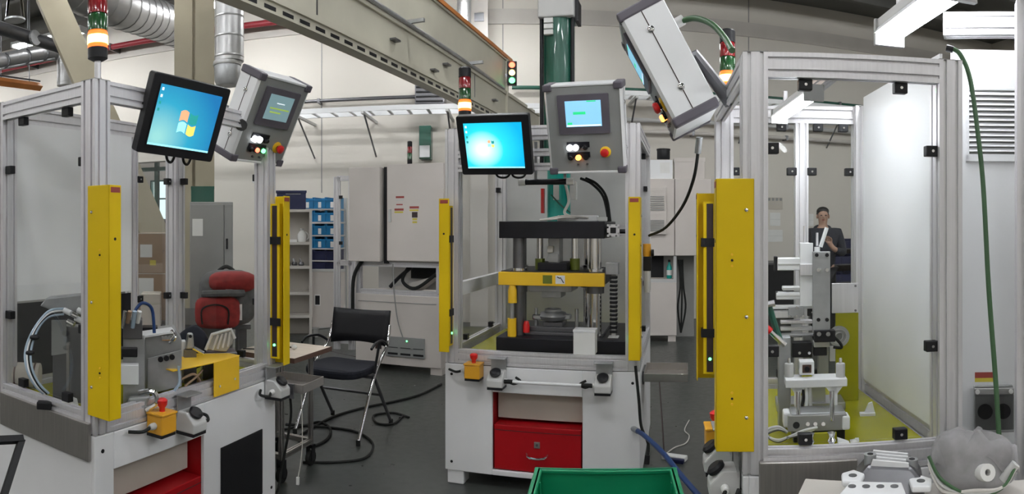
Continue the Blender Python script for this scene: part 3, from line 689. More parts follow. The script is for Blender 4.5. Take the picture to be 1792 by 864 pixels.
control_panel((-1.185, 3.09, 2.012), -69.1, 27.5, -0.7, 'grey control panel with dim screen and green pilot lamp on the jig station', 'h_left', 'two', 0.385, 0.45, 0.13, on(S1, 0.95, 0.0, 1.98))
monitor((-0.095, 3.494, 1.919), 15.8, 23.5, -1.2, 'black monitor with a glaring cyan desktop on the press station', 's_mid', (-0.015, 0.012, 0.016), on(S2, 0.3, 0.0, 1.95))
control_panel((0.387, 3.472, 2.005), 18.3, 18.3, 0.3, 'grey control panel with blue screen and orange lamp on the press station', 'h_mid', 'orange', 0.42, 0.48, 0.12, on(S2, 0.75, 0.0, 1.98))
S_ = P(1172, 123, 2.42); a3 = rad(102.5); back3 = Vector((math.sin(a3), math.cos(a3), 0)); right3 = Vector((math.cos(a3), -math.sin(a3), 0))
hc = S_-right3*0.205-back3*0.085
control_panel(tuple(hc), 102.5, 28, 0, 'control panel with white sides tilted over the test station front, seen edge on', 'h_mid', 'orange', 0.41, 0.47, 0.17, on(S3, 0.5, 0.02, 1.98))

# ------------------------------------------------------------------ stop boxes and two-hand buttons
def stop_box(loc, rz, label):
    t = T('stop_box', label, 'stop button', loc, rz, 'yellow emergency stop boxes')
    b = t.part('box', MB().prism([(-0.045, -0.085, 0), (0.045, -0.085, 0), (0.045, -0.085, 0.075), (-0.045, -0.085, 0.075)], (0, 0.085, 0)), 'oyellow', bevel=0.006)
    t.part('lid', MB().box(-0.048, 0.048, -0.088, 0.0, 0.075, 0.085), 'oyellow', bevel=0.003)
    t.part('base', MB().box(-0.043, 0.043, -0.08, 0.0, -0.012, 0), 'black')
    k = t.part('stop_button', MB().lathe([(0.012, 0.085), (0.012, 0.10), (0.021, 0.112), (0.023, 0.130), (0.015, 0.137)], (0, -0.045, 0), 18), 'bred', smooth=True)
    t.part('gland', MB().lathe([(0.014, 0.045), (0.014, 0.06), (0.01, 0.075)], n=14, T=Matrix.Translation((0, -0.045, 0.035)) @ Matrix.Rotation(rad(-90), 4, 'Y')), 'lgrey', smooth=True)
    t.part('cable', MB().tube([(-0.07, -0.045, 0.035), (-0.11, -0.04, 0.025), (-0.16, -0.012, 0.03)], 0.007), 'rubber', smooth=True)
    return t
def hand_box(loc, rz, label, flip=1):
    t = T('hand_button', label, 'push button', loc, rz, 'grey two-hand control boxes')
    t.part('box', MB().prism([(0.045*1, -0.10, 0.0), (0.045, 0.0, 0.0), (0.045, 0.0, 0.085), (0.045, -0.055, 0.085), (0.045, -0.10, 0.04)], (-0.09, 0, 0)), 'lgrey', bevel=0.006)
    t.part('base', MB().box(-0.043, 0.043, -0.095, 0.0, -0.013, 0), 'black')
    t.part('palm_button', MB().lathe([(0.014, 0), (0.030, 0.010), (0.032, 0.022), (0.022, 0.030)], n=18, T=Matrix.Translation((0, -0.065, 0.066)) @ Matrix.Rotation(rad(35), 4, 'X')), 'black', smooth=True)
    h = t.part('hood', MB().box(-0.045, 0.045, -0.012, -0.004, 0.06, 0.155).box(-0.05, 0.05, -0.07, -0.004, 0.150, 0.156), 'alu_d', bevel=0.002)
    t.part('gland', MB().lathe([(0.014, 0.045), (0.014, 0.058), (0.010, 0.072)], n=14, T=Matrix.Translation((0, -0.05, 0.03)) @ Matrix.Rotation(rad(90*flip), 4, 'Y')), 'paper', smooth=True)
    t.part('cable', MB().tube([(flip*0.065, -0.05, 0.03), (flip*0.10, -0.06, 0.02), (flip*0.13, -0.03, 0.03), (flip*0.10, -0.012, 0.045)], 0.007), 'rubber', smooth=True)
    return t
def along(S, px, y=0.0):
    """local x on the station's front seen at column px"""
    a = S.L(P(px, 392, 1.0)); o = S.L((0, 0, EYE)); tt = (y-o.y)/(a.y-o.y); return o.x+(a.x-o.x)*tt
r1, r2, r3 = (s.o.rotation_euler[2] for s in (S1, S2, S3))
stop_box(on(S1, along(S1, 268), -0.005, 0.655), r1, 'yellow stop box with red mushroom on the glazed jig station')
hand_box(on(S1, along(S1, 318), -0.005, 0.62), r1, 'grey palm button box beside the stop box on the jig station')
hand_box(on(S1, along(S1, 470), -0.005, 0.62), r1, 'grey palm button box by the beech trolley on the jig station', -1)
stop_box(on(S2, along(S2, 834), -0.005, 0.635), r2, 'yellow stop box with red mushroom on the press station')
hand_box(on(S2, along(S2, 874), -0.005, 0.60), r2, 'grey palm button box beside the stop box on the press station')
hand_box(on(S2, along(S2, 1058), -0.005, 0.60), r2, 'grey palm button box near the white carton on the press station', -1)
stop_box(on(S3, 0.60, -0.005, 0.655), r3, 'yellow stop box with red mushroom on the glazed test station')
hand_box(on(S3, 0.72, -0.005, 0.62), r3, 'grey palm button box beside the stop box on the test station', -1)
hand_box(on(S3, 0.93, -0.005, 0.62), r3, 'grey palm button box at the end of the test station, away from its stop box', 1)
xa, xb = along(S2, 893), along(S2, 1030)
t = T('conduit_rod', 'bright conduit between the two palm button boxes of the press station', 'conduit', on(S2, xa, -0.06, 0.63), r2)
t.part('tube', MB().cyl((0.02, 0, 0), (xb-xa-0.02, 0, 0), 0.009, 10), 'sheet', smooth=True)
for x in (0.0, xb-xa): t.part('sleeve', MB().cyl((x-0.03, 0, 0), (x+0.03, 0, 0), 0.012, 10), 'rubber', smooth=True)

# ================================================================== PRESS IN THE MIDDLE STATION
ZTAB = ZB1-0.035
def LX(px, y): return along(S2, px, y)
def LZ(px, py, y):
    x = along(S2, px, y); w = S2.mw @ Vector((x, y, 0)); return EYE-(py-HY)/F*math.hypot(w.x, w.y)
t = T('hydraulic_press', 'black four column press with a yellow front bar and green cylinder', 'press', on(S2, 0, 0, ZTAB), r2)
def lz(px, py, y): return LZ(px, py, y)-ZTAB
yf, yb = 0.16, 0.66                       # front and back of the press in the station
x0, x1 = LX(873, yf), LX(1058, yf)
t.part('base_block', MB().box(LX(868, 0.12), LX(1094, 0.12), 0.12, 0.80, 0.0, lz(930, 592, 0.12)), 'blackm', bevel=0.004)
zb = lz(930, 592, 0.12)
t.part('bed_plate', MB().box(x0+0.03, x1-0.02, 0.24, 0.70, zb, zb+0.018), 'dsteel', bevel=0.002)
zt0, zt1 = lz(960, 417, yf), lz(960, 387, yf)
t.part('top_block', MB().box(x0, x1, yf, yb+0.1, zt0, zt1), 'blackm', bevel=0.004)
zy0, zy1 = lz(960, 500, yf), lz(960, 477, yf)
pl = t.part('ram_plate', MB().box(x0+0.004, x1-0.004, yf+0.03, yb, zy0+0.005, zy1+0.005), 'blackm', bevel=0.003)
fb = t.part('front_bar', MB().box(x0, x1, yf-0.012, yf+0.03, zy0, zy1), 'byellow', pl, bevel=0.003)
xm = (x0+x1)/2
for (dx, mm) in ((-0.045, 'ogreen'), (0.03, 'sheet')): t.part('sticker', MB().box(xm+dx, xm+dx+0.055, yf-0.0135, yf-0.012, zy0+0.014, zy1-0.014), mm, pl)
t.part('sticker_mark', MB().sweep([(xm+0.04, yf-0.0145, zy1-0.022), (xm+0.055, yf-0.0145, zy1-0.03), (xm+0.06, yf-0.0145, zy1-0.026), (xm+0.078, yf-0.0145, zy0+0.02)], 0.003, 6), 'lab_blk', pl)
for px, y in ((908, 0.24), (1042, 0.24), (912, 0.60), (1030, 0.60)):
    x = LX(px, y); t.part('column', MB().cyl((x, y, zb), (x, y, zt0), 0.036, 20), 'dsteel' if px < 1000 else 'chrome', smooth=True)
    t.part('bushing', MB().lathe([(0.05, zy1+0.005), (0.05, zy1+0.02), (0.04, zy1+0.022)], (x, y, 0), 18), 'chrome', pl, smooth=True)
    t.part('collar', MB().lathe([(0.052, zy0-0.045), (0.052, zy0)], (x, y, 0), 18), 'dsteel', pl, smooth=True)
for px in (945, 1006):
    x = LX(px, 0.36); z0_, z1_ = zy1+0.005, lz(px, 452, 0.36)
    t.part('spring', MB().cyl((x, 0.36, z0_), (x, 0.36, z1_), 0.030, 18), 'ogreen', smooth=True)
    t.part('spring_rod', MB().cyl((x, 0.36, z1_), (x, 0.36, zt0), 0.020, 14), 'chrome', smooth=True)
xr = LX(972, 0.38)
t.part('ram', MB().box(xr-0.035, xr+0.035, 0.33, 0.45, zy1+0.03, zt0), 'alu_d', bevel=0.004)
t.part('ram_foot', MB().box(xr-0.09, xr+0.09, 0.28, 0.50, zy1+0.004, zy1+0.05), 'blackm', bevel=0.003)
t.part('sensor', MB().box(xr-0.035, xr, 0.30, 0.33, zy1+0.11, zy1+0.15), 'paper', bevel=0.003)
t.part('sensor_bracket', MB().prism([(xr-0.05, 0.31, zy1+0.06), (xr+0.03, 0.31, zy1+0.05), (xr+0.03, 0.31, zy1+0.10), (xr-0.03, 0.31, zy1+0.10)], (0, 0.015, 0)), 'alu_d')
t.part('upper_die', MB().box(xr-0.14, xr+0.12, 0.26, 0.5, zy0-0.045, zy0).box(xr-0.07, xr+0.05, 0.30, 0.46, zy0-0.085, zy0-0.045), 'alu_d', bevel=0.003)
for dx in (-0.11, 0.14):
    t.part('guide_pin', MB().cyl((xr+dx, 0.33, zb+0.018), (xr+dx, 0.33, zb+0.15), 0.011, 12), 'alu_d', smooth=True)
t.part('lower_die', MB().box(xr-0.15, xr+0.13, 0.27, 0.5, zb+0.018, zb+0.045).box(xr-0.06, xr+0.06, 0.3, 0.45, zb+0.045, zb+0.07), 'dsteel', bevel=0.003)
# shock absorber at the left front
xd = LX(896, 0.17)
t.part('shock_absorber', MB().lathe([(0.026, zb), (0.026, zb+0.105)], (xd, 0.17, 0), 18), 'byellow', smooth=True)
t.part('shock_rod', MB().cyl((xd, 0.17, zb+0.1), (xd, 0.17, zy0-0.08), 0.014, 12), 'alu_d', smooth=True)
t.part('shock_cap', MB().lathe([(0.026, zy0-0.105), (0.026, zy0-0.03), (0.018, zy0)], (xd+0.003, 0.17, 0), 18), 'byellow', smooth=True)
t.part('red_stop', MB().lathe([(0.02, zb+0.018), (0.02, zb+0.06), (0.012, zb+0.085)], (xd+0.075, 0.22, 0), 14), 'bred', smooth=True)
# cylinder above
xc = LX(978, 0.40); yc = 0.40
t.part('lower_cylinder', MB().cyl((xc, yc, zt1), (xc, yc, lz(978, 318, yc)+0.10), 0.072, 24), 'teal', smooth=True)
t.part('name_plate', MB().prism([(xc-0.02, yc-0.074, zt1+0.13), (xc+0.015, yc-0.074, zt1+0.13), (xc+0.015, yc-0.074, zt1+0.22), (xc-0.02, yc-0.074, zt1+0.22)], (0, 0.006, 0)), 'paper')
zc0, zc1 = lz(978, 318, yc)+0.10, lz(978, 38, yc)
t.part('upper_cylinder', MB().cyl((xc, yc, zc0), (xc, yc, zc1), 0.098, 28), 'dgreen', smooth=True)
t.part('tie_rod', MB().cyl((xc+0.095, yc-0.06, zc0), (xc+0.095, yc-0.06, zc1), 0.012, 10), 'black', smooth=True)
t.part('tie_rod', MB().cyl((xc-0.095, yc-0.06, zc0), (xc-0.095, yc-0.06, zc1), 0.012, 10), 'black', smooth=True)
hd = t.part('cylinder_head', MB().box(xc-0.11, xc+0.11, yc-0.11, yc+0.12, zc1, zc1+0.15), 'lgrey', bevel=0.008)
t.part('side_valve', MB().box(xc+0.11, xc+0.13, yc-0.06, yc+0.06, zc1-0.02, zc1+0.11), 'black', hd)
t.part('top_fitting', MB().box(xc-0.04, xc+0.03, yc-0.12, yc+0.05, zc1+0.15, zc1+0.17), 'steel', hd)
for k in range(3): t.part('valve_block', MB().box(xc-0.07, xc-0.015, yc-0.115, yc-0.085, zc1-0.035-k*0.035, zc1-0.008-k*0.035), 'paper')
# valve bank, bar lamp, hoses on the top block
t.part('valve_bank', MB().box(LX(975, 0.25), LX(1045, 0.25), 0.25, 0.33, zt1, zt1+0.035), 'sheet', bevel=0.005)
t.part('valve_fitting', MB().box(LX(1045, 0.26), LX(1062, 0.26), 0.26, 0.30, zt1+0.005, zt1+0.025), 'paper')
for k, (pa, pb_) in enumerate(((945, 990), (960, 1012), (950, 1030))):
    t.part('air_line', MB().tube([(LX(pa, 0.22), 0.22, zt1+0.008), (LX((pa+pb_)/2, 0.2), 0.19+0.01*k, zt1+0.012+0.01*k), (LX(pb_, 0.24), 0.24, zt1+0.02)], 0.006), 'cable_w', smooth=True)
for k in range(2):
    t.part('hose', MB().tube([(LX(1016+9*k, 0.3), 0.30, lz(1020, 312, 0.3)), (LX(1036+8*k, 0.28), 0.28, lz(1040, 322, 0.3)), (LX(1056+5*k, 0.28), 0.28, lz(1056, 345, 0.3)), (LX(1065+3*k, 0.3), 0.30, zt1+0.0)], 0.008), 'rubber', smooth=True)
t.part('hose', MB().tube([(xc+0.06, 0.30, zt1+0.22), (xc+0.085, 0.27, zt1+0.12), (xc+0.06, 0.27, zt1+0.05), (xc+0.12, 0.27, zt1+0.02)], 0.009), 'cable_w', smooth=True)
t.part('hose', MB().tube([(xc-0.03, 0.31, zt1+0.16), (xc+0.03, 0.29, zt1+0.10), (xc+0.09, 0.30, zt1+0.05)], 0.005), 'dgreen', smooth=True)
t.part('side_strip', MB().box(xc-0.10, xc-0.082, 0.34, 0.37, zt1+0.05, zt1+0.20), 'bred')
t.part('side_regulator', MB().box(xc+0.08, xc+0.12, 0.32, 0.37, zt1+0.13, zt1+0.24), 'paper', bevel=0.004)
zl = LZ(958, 318, 0.10)
t2 = T('bar_light', 'dark bar lamp with white end caps under the press control panel', 'lamp', on(S2, LX(908, 0.10), 0.10, zl), r2)
L_ = LX(1004, 0.1)-LX(908, 0.1)
t2.part('tube', MB().cyl((0.02, 0, 0), (L_-0.02, 0, 0), 0.017, 14), 'blackm', smooth=True)
for x in (0.02, L_-0.02): t2.part('end_cap', MB().cyl((x-0.02, 0, 0), (x+0.02, 0, 0), 0.021, 14), 'paper', smooth=True)
for x in (0.10, L_-0.05): t2.part('hanger', MB().box(x-0.008, x+0.008, -0.005, 0.005, 0.01, ZT-Q-zl), 'alu_d')
# profile stub, cable chain
t2 = T('cable_chain', 'black drag chain with white links beside the press column', 'cable chain', on(S2, LX(1074, 0.26), 0.26, ZTAB), r2)
zb2, zc2 = lz(1074, 592, 0.26), lz(1074, 480, 0.26)
ck = None; n_ = 14
for i in range(n_):
    z = 0.12+(zc2-0.12)*i/n_
    if ck is None: ck = t2.part('link', MB().box(-0.022, 0.022, -0.02, 0.02, 0, (zc2-0.12)/n_*0.62), 'black', bevel=0.003); ck.location.z = z; continue
    c = ck.copy(); COL.objects.link(c); c.location.z = z
t2.part('spine', MB().box(-0.012, 0.012, -0.012, 0.012, 0.0, zc2), 'lgrey')
t2.part('end_bracket', MB().box(-0.045, 0.03, -0.03, 0.03, zc2, zc2+0.07), 'alu_d', bevel=0.003)
t2.part('lower_bracket', MB().box(-0.03, 0.03, -0.05, 0.03, 0.03, 0.10), 'lgrey', bevel=0.003)
t2 = T('profile_bracket', 'square aluminium profile end bolted beside the press top', 'bracket', on(S2, LX(1073, 0.15), 0.15, LZ(1073, 414, 0.15)), r2)
t2.part('profile', MB().profile((0, 0, 0.035), (0, 0.5, 0.035), 0.07, 0.07, mod=0.04), 'alu'); t2.part('core', MB().box(-0.016, 0.016, -0.004, 0, 0.02, 0.052), 'black')
t2.part('knob', MB().cyl((0.035, 0.03, 0.03), (0.07, 0.03, 0.03), 0.013, 12), 'black', smooth=True)
# workpiece and paper box
xw, yw = LX(968, 0.34), 0.34
t2 = T('metal_casting', 'shiny round aluminium casting lying in the press die', 'casting', on(S2, xw, yw, ZTAB+zb+0.07), r2)
t2.part('body', MB().lathe([(0.03, 0), (0.075, 0.012), (0.09, 0.035), (0.075, 0.055), (0.05, 0.062)], n=22), 'alu_d', smooth=True)
t2.part('boss', MB().lathe([(0.05, 0.05), (0.05, 0.075), (0.035, 0.08), (0.035, 0.065)], n=18), 'alu_d', smooth=True)
t2.part('lug', MB().box(-0.12, -0.06, -0.05, 0.0, 0.012, 0.045), 'chrome', bevel=0.008); t2.part('lug', MB().box(0.06, 0.11, -0.03, 0.03, 0.015, 0.045), 'alu_d', bevel=0.008)
xa, xb = LX(1004, 0.03), LX(1042, 0.03)
t2 = T('white_carton', 'plain white upright box standing on the press station edge', 'box', on(S2, (xa+xb)/2, 0.055, ZB1), r2)
hb = LZ(1020, 577, 0.03)-ZB1; wb_ = (xb-xa)/2
t2.part('body', MB().box(-wb_, wb_, -0.04, 0.05, 0, hb), 'paper', bevel=0.002); t2.part('lid', MB().box(-wb_-0.002, wb_+0.002, -0.042, 0.052, hb-0.012, hb+0.002), 'sheet', bevel=0.002)
# trays hung on stations
def tray(S, x0, x1, y0, y1, z, label):
    t = T('parts_tray', label, 'tray', on(S, x0, y0, z), S.o.rotation_euler[2]); a, b = x1-x0, y1-y0; th = 0.004
    t.part('pan', MB().box(0, a, 0, b, 0, th), 'steel')
    t.part('rim', MB().box(0, a, 0, th, 0, 0.045).box(0, a, b-th, b, 0, 0.045).box(0, th, 0, b, 0, 0.045).box(a-th, a, 0, b, 0, 0.045), 'steel', bevel=0.001)
    t.part('bracket', MB().box(-0.01 if x0 > 0.5 else a, 0.0 if x0 > 0.5 else a+0.01, b*0.2, b*0.8, -0.03, 0.045), 'dsteel')
    return t
tray(S2, W2+0.012, W2+0.262, 0.12, 0.42, 0.615, 'empty stainless tray hung on the side of the press station')
tray(S1, W1+0.012, W1+0.24, -0.16, 0.10, 0.625, 'stainless tray hung on the side of the glazed jig station')

# ================================================================== MID BACKGROUND
# white control machine behind the chair
a_ = rad(14); c = G(772, 658)
t = T('cabinet_machine', 'white machine with two wall cabinets above an open cable bay', 'machine', (c.x, c.y, 0), -a_)
def cz(px, py): return EYE-(py-HY)/F*6.4
Wm = 0.95
m = MB(); m.box(-Wm, 0, 0, 0.7, 0.07, 0.78); bs = t.part('base_cabinet', m, 'cabw', bevel=0.006)
for x in (-Wm+0.08, -0.06): t.part('foot', MB().box(x-0.06, x+0.06, 0.02, 0.14, 0, 0.07), 'cabw', bs); t.part('foot', MB().box(x-0.06, x+0.06, 0.55, 0.67, 0, 0.07), 'cabw', bs)
t.part('panel_seam', MB().box(-Wm+0.03, -0.05, -0.003, 0, 0.70, 0.708), 'grey', bs)
t.part('fan_grille', MB().box(-0.60, -0.17, -0.02, 0, 0.16, 0.36), 'mgrey', bs, bevel=0.004)
for k in range(3): t.part('slot', MB().box(-0.57+k*0.14, -0.46+k*0.14, -0.023, -0.02, 0.18, 0.20).box(-0.57+k*0.14, -0.46+k*0.14, -0.023, -0.02, 0.25, 0.256), 'black', bs)
t.part('pilot_lamp', MB().cyl((-0.36, -0.024, 0.325), (-0.36, -0.02, 0.325), 0.008, 10), 'e_green', bs)
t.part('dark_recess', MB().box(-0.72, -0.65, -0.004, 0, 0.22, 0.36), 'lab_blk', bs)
for x in (-Wm+0.03, -0.03): t.part('frame_post', MB().profile((x, 0.03, 0.78), (x, 0.03, 1.12), 0.05, 0.05, up=(0, 1, 0)), 'alu'); t.part('frame_post', MB().profile((x, 0.62, 0.78), (x, 0.62, 1.12), 0.05, 0.05, up=(0, 1, 0)), 'alu')
t.part('frame_beam', MB().profile((-Wm, 0.03, 0.805), (0, 0.03, 0.805), 0.05, 0.05), 'alu'); t.part('frame_beam', MB().profile((-Wm, 0.03, 1.09), (0, 0.03, 1.09), 0.05, 0.05), 'alu')
t.part('bay_back', MB().box(-Wm+0.05, -0.05, 0.45, 0.46, 0.80, 1.10), 'lgrey')
t.part('bay_tray', MB().prism([(-0.75, 0.12, 0.80), (-0.35, 0.12, 0.80), (-0.15, 0.12, 0.94), (-0.2, 0.12, 0.95)], (0, 0.3, 0)), 'cream')
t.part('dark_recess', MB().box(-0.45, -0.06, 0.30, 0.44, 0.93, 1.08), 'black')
t.part('loom', MB().tube([(-0.38, 0.08, 1.07), (-0.45, 0.08, 0.92), (-0.30, 0.06, 0.85), (-0.08, 0.08, 1.0)], 0.018), 'rubber', smooth=True)
t.part('loom', MB().tube([(-0.36, 0.10, 1.06), (-0.5, 0.10, 0.95), (-0.6, 0.10, 0.85)], 0.02), 'black', smooth=True)
t.part('hose', MB().tube([(-Wm+0.1, -0.02, 1.14), (-Wm+0.0, -0.04, 0.95), (-Wm-0.02, -0.03, 0.6)], 0.02), 'rubber', smooth=True)
t.part('cable', MB().tube([(-0.5, -0.05, 1.1), (-0.48, -0.06, 0.8), (-0.45, -0.05, 0.55), (-0.40, -0.03, 0.36)], 0.007), 'grey', smooth=True)
lc = t.part('wall_cabinet', MB().box(-Wm-0.01, -Wm+0.33, -0.09, 0.30, 1.12, 2.08), 'cabw', bevel=0.006)
t.part('door', MB().box(-Wm-0.02, -Wm+0.335, -0.115, -0.09, 1.12, 2.08), 'cabw', lc, bevel=0.006)
t.part('gap', MB().box(-Wm+0.345, -Wm+0.385, -0.04, 0.0, 1.1, 2.08), 'black')
rc = t.part('wall_cabinet', MB().box(-Wm+0.39, 0.07, -0.04, 0.40, 1.12, 2.10), 'cabw', bevel=0.006)
dr = t.part('door', MB().box(-Wm+0.39, 0.05, -0.065, -0.04, 1.13, 2.10), 'cabw', rc, bevel=0.006)
t.part('door_handle', MB().box(-0.54, -0.51, -0.08, -0.065, 1.52, 1.65), 'lgrey', rc, bevel=0.003)
for (x, z, w_, h_, mm) in ((-0.46, 1.76, 0.09, 0.02, 'lab_red'), (-0.46, 1.735, 0.085, 0.012, 'lgrey'), (-0.455, 1.69, 0.07, 0.012, 'lab_red'), (-0.475, 1.635, 0.10, 0.022, 'lab_red'), (-0.475, 1.612, 0.095, 0.016, 'lab_yel'),
                         (-0.31, 1.655, 0.10, 0.022, 'lab_red'), (-0.31, 1.63, 0.095, 0.016, 'lab_yel'), (-0.285, 1.565, 0.06, 0.055, 'lab_blk'), (-0.28, 1.54, 0.05, 0.018, 'lab_yel'), (-0.28, 1.51, 0.05, 0.018, 'lab_yel')):
    t.part('warning_label', MB().box(x, x+w_, -0.0665, -0.065, z, z+h_), mm, rc)
tl = tower(t.mw @ Vector((-0.40, 0.15, 2.10)), 'small dark unlit tower light on the white wall cabinets', ('l_green', 'l_red'), 0.026, 0.02)
# open white shelf unit
a_ = rad(-20); rs_ = 8.7; c = P(546, 560, rs_)
t = T('shelf_unit', 'white open shelf unit with four bays beside the blue bin rack', 'shelf', (c.x, c.y, 0), -a_)
zq_ = lambda py: EYE-(py-HY)/F*rs_
Ws, Hs, Ds = 0.62, zq_(366), 0.30
t.part('side_panel', MB().box(-0.035, 0, 0, Ds, 0, Hs), 'cream'); t.part('side_panel', MB().box(-Ws, -Ws+0.03, 0, Ds, 0, Hs), 'cream'); t.part('back_panel', MB().box(-Ws, 0, Ds, Ds+0.02, 0, Hs), 'cream')
ZS = [zq_(556), zq_(516), zq_(470), zq_(428), Hs-0.035]
for z in ZS: t.part('shelf', MB().box(-Ws+0.03, -0.035, 0, Ds, z, z+0.035), 'cream')
sh = t
tb = T('white_jug', 'small white plastic jug on the upper shelf of the unit', 'jug', sh.mw @ Vector((-0.13, 0.12, ZS[3]+0.035)), -a_)
tb.part('body', MB().lathe([(0.055, 0), (0.06, 0.01), (0.06, 0.10), (0.035, 0.14), (0.02, 0.15), (0.02, 0.165)], n=16), 'paper', smooth=True); tb.part('handle', MB().tube([(0.05, 0, 0.03), (0.085, 0, 0.05), (0.085, 0, 0.10), (0.04, 0, 0.135)], 0.01), 'paper', smooth=True)
tb.part('cap', MB().lathe([(0.024, 0.16), (0.024, 0.18)], n=12), 'lgrey')
for k in range(5):
    tb = T('small_part', 'dark metal part lying on the second shelf of the unit', 'part', sh.mw @ Vector((-0.5+k*0.09, 0.10+0.03*(k % 2), ZS[2]+0.035)), k*0.9, 'loose parts on the second shelf')
    tb.part('body', MB().lathe([(0.035, 0), (0.04, 0.02), (0.03, 0.05)], n=10), 'dsteel'); tb.part('stem', MB().cyl((0, 0, 0.04), (0.02, 0, 0.09), 0.012, 8), 'alu_d')
tb = T('white_tray', 'flat white tray on the upper shelf of the unit', 'tray', sh.mw @ Vector((-0.40, 0.03, ZS[3]+0.035)), -a_)
tb.part('pan', MB().box(0, 0.20, 0, 0.22, 0, 0.006), 'paper'); tb.part('rim', MB().box(0, 0.20, 0, 0.006, 0, 0.03).box(0, 0.2, 0.214, 0.22, 0, 0.03).box(0, 0.006, 0, 0.22, 0, 0.03).box(0.194, 0.2, 0, 0.22, 0, 0.03), 'paper')
# white low partition, bins rack
c = P(604, 543, 8.75)
tp = T('white_partition', 'low white partition panel with a small black socket', 'partition', (c.x, c.y, 0), rad(14))
Lp = 0.44; z0p = 0.30
zp = lambda py: EYE-(py-HY)/F*8.75
tp.part('panel', MB().box(-Lp, 0.0, 0, 0.05, 0.12, zp(475)), 'cabw', bevel=0.004); tp.part('top_cap', MB().box(-Lp, 0, -0.01, 0.06, zp(475), zp(471)), 'lgrey')
tp.part('socket', MB().box(-0.40, -0.34, -0.006, 0, zp(533), zp(517)), 'black', bevel=0.003); tp.part('socket_plate', MB().box(-0.41, -0.33, -0.003, 0, zp(535), zp(515)), 'paper')
for x in (-Lp+0.05, -0.06): tp.part('foot', MB().box(x-0.03, x+0.03, -0.08, 0.13, 0, 0.12), 'grey')
# rack behind with bins
def xr_(px, Y): return Y*math.tan(az(px))
YR = 9.1; xa, xb = xr_(528, YR), xr_(592, YR); rr = YR/math.cos(az(560))
zz = lambda py: EYE-(py-HY)/F*rr
t = T('bin_rack', 'grey steel rack carrying rows of blue plastic bins', 'rack', (xa, YR, 0))
Lr = xb-xa
for x in (0, Lr):
    for y in (0, 0.42): t.part('upright', MB().box(x-0.02, x+0.02, y-0.02, y+0.02, 0, zz(345)), 'lgrey')
zs = [zz(369), zz(395), zz(418), zz(470), zz(450), zz(434), zz(490)]
zsh = [zz(353+12*1.0), zz(388), zz(411), zz(434), zz(455), zz(475)]
for z in zsh: t.part('shelf', MB().box(0, Lr, -0.02, 0.44, z-0.02, z), 'lgrey')
def bin_(loc, wdt, hgt, mm, label, group, lab=True):
    b = T('storage_bin', label, 'bin', loc, 0, group); dpt = 0.34; th = 0.012
    b.part('body', MB().box(-wdt/2, wdt/2, 0, dpt, 0, th).box(-wdt/2, -wdt/2+th, 0, dpt, 0, hgt).box(wdt/2-th, wdt/2, 0, dpt, 0, hgt).box(-wdt/2, wdt/2, dpt-th, dpt, 0, hgt).box(-wdt/2, wdt/2, 0, th, 0, hgt*0.78), mm)
    b.part('rim', MB().box(-wdt/2-0.006, wdt/2+0.006, -0.012, 0.0, hgt*0.70, hgt*0.80).box(-wdt/2-0.002, -wdt/2+0.01, -0.006, 0, 0, hgt*0.7).box(wdt/2-0.01, wdt/2+0.002, -0.006, 0, 0, hgt*0.7), mm)
    if lab: b.part('label_card', MB().box(-wdt*0.12, wdt*0.14, -0.008, -0.004, hgt*0.08, hgt*0.58), 'paper')
    return b
kk = {}
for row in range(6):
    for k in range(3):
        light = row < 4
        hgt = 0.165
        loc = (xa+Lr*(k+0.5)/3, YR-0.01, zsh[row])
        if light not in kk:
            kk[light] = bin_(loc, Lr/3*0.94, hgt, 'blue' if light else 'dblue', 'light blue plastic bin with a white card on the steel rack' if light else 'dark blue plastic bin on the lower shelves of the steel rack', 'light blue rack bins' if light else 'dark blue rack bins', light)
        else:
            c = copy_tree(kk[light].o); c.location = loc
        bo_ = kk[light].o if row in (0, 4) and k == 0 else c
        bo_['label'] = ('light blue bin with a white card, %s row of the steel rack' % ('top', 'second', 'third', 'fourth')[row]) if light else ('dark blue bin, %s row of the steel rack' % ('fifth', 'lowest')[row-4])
c = P(517, 376, 8.9)
t = T('dark_crate', 'dark navy crate standing on top of the white shelf unit', 'crate', sh.mw @ Vector((-0.30, 0.02, Hs)), -rad(-20))
t.part('body', MB().box(-0.17, 0.22, 0, 0.26, 0, 0.23), 'dblue', bevel=0.008); t.part('rim', MB().box(-0.18, 0.23, -0.01, 0.27, 0.22, 0.25), 'dblue', bevel=0.004); t.part('lid_line', MB().box(-0.05, 0.15, -0.012, -0.009, 0.20, 0.206), 'lgrey')
# aluminium-framed glass partition between bins and white machine
Yp = 7.6
xa, xb = xr_(590, Yp), xr_(616, Yp); rr = Yp/math.cos(az(603)); zz = lambda py: EYE-(py-HY)/F*rr
t = T('glazed_frame', 'narrow aluminium framed glazed panel beside the white machine', 'frame', (xa, Yp, 0))
for x in (0, xb-xa): t.part('frame_post', MB().profile((x, 0, 0), (x, 0, zz(309)), 0.08, 0.04, up=(0, 1, 0)), 'alu')
for z in (zz(312), zz(460), 0.1): t.part('frame_beam', MB().profile((0, 0, z), (xb-xa, 0, z), 0.04, 0.06), 'alu')
t.part('pane', MB().box(0.04, xb-xa-0.04, -0.003, 0.003, zz(460), zz(315)), 'glass')
for z in (zz(345), zz(425)): t.part('clip', MB().box(0.03, 0.07, -0.03, 0.0, z-0.02, z+0.02), 'black')
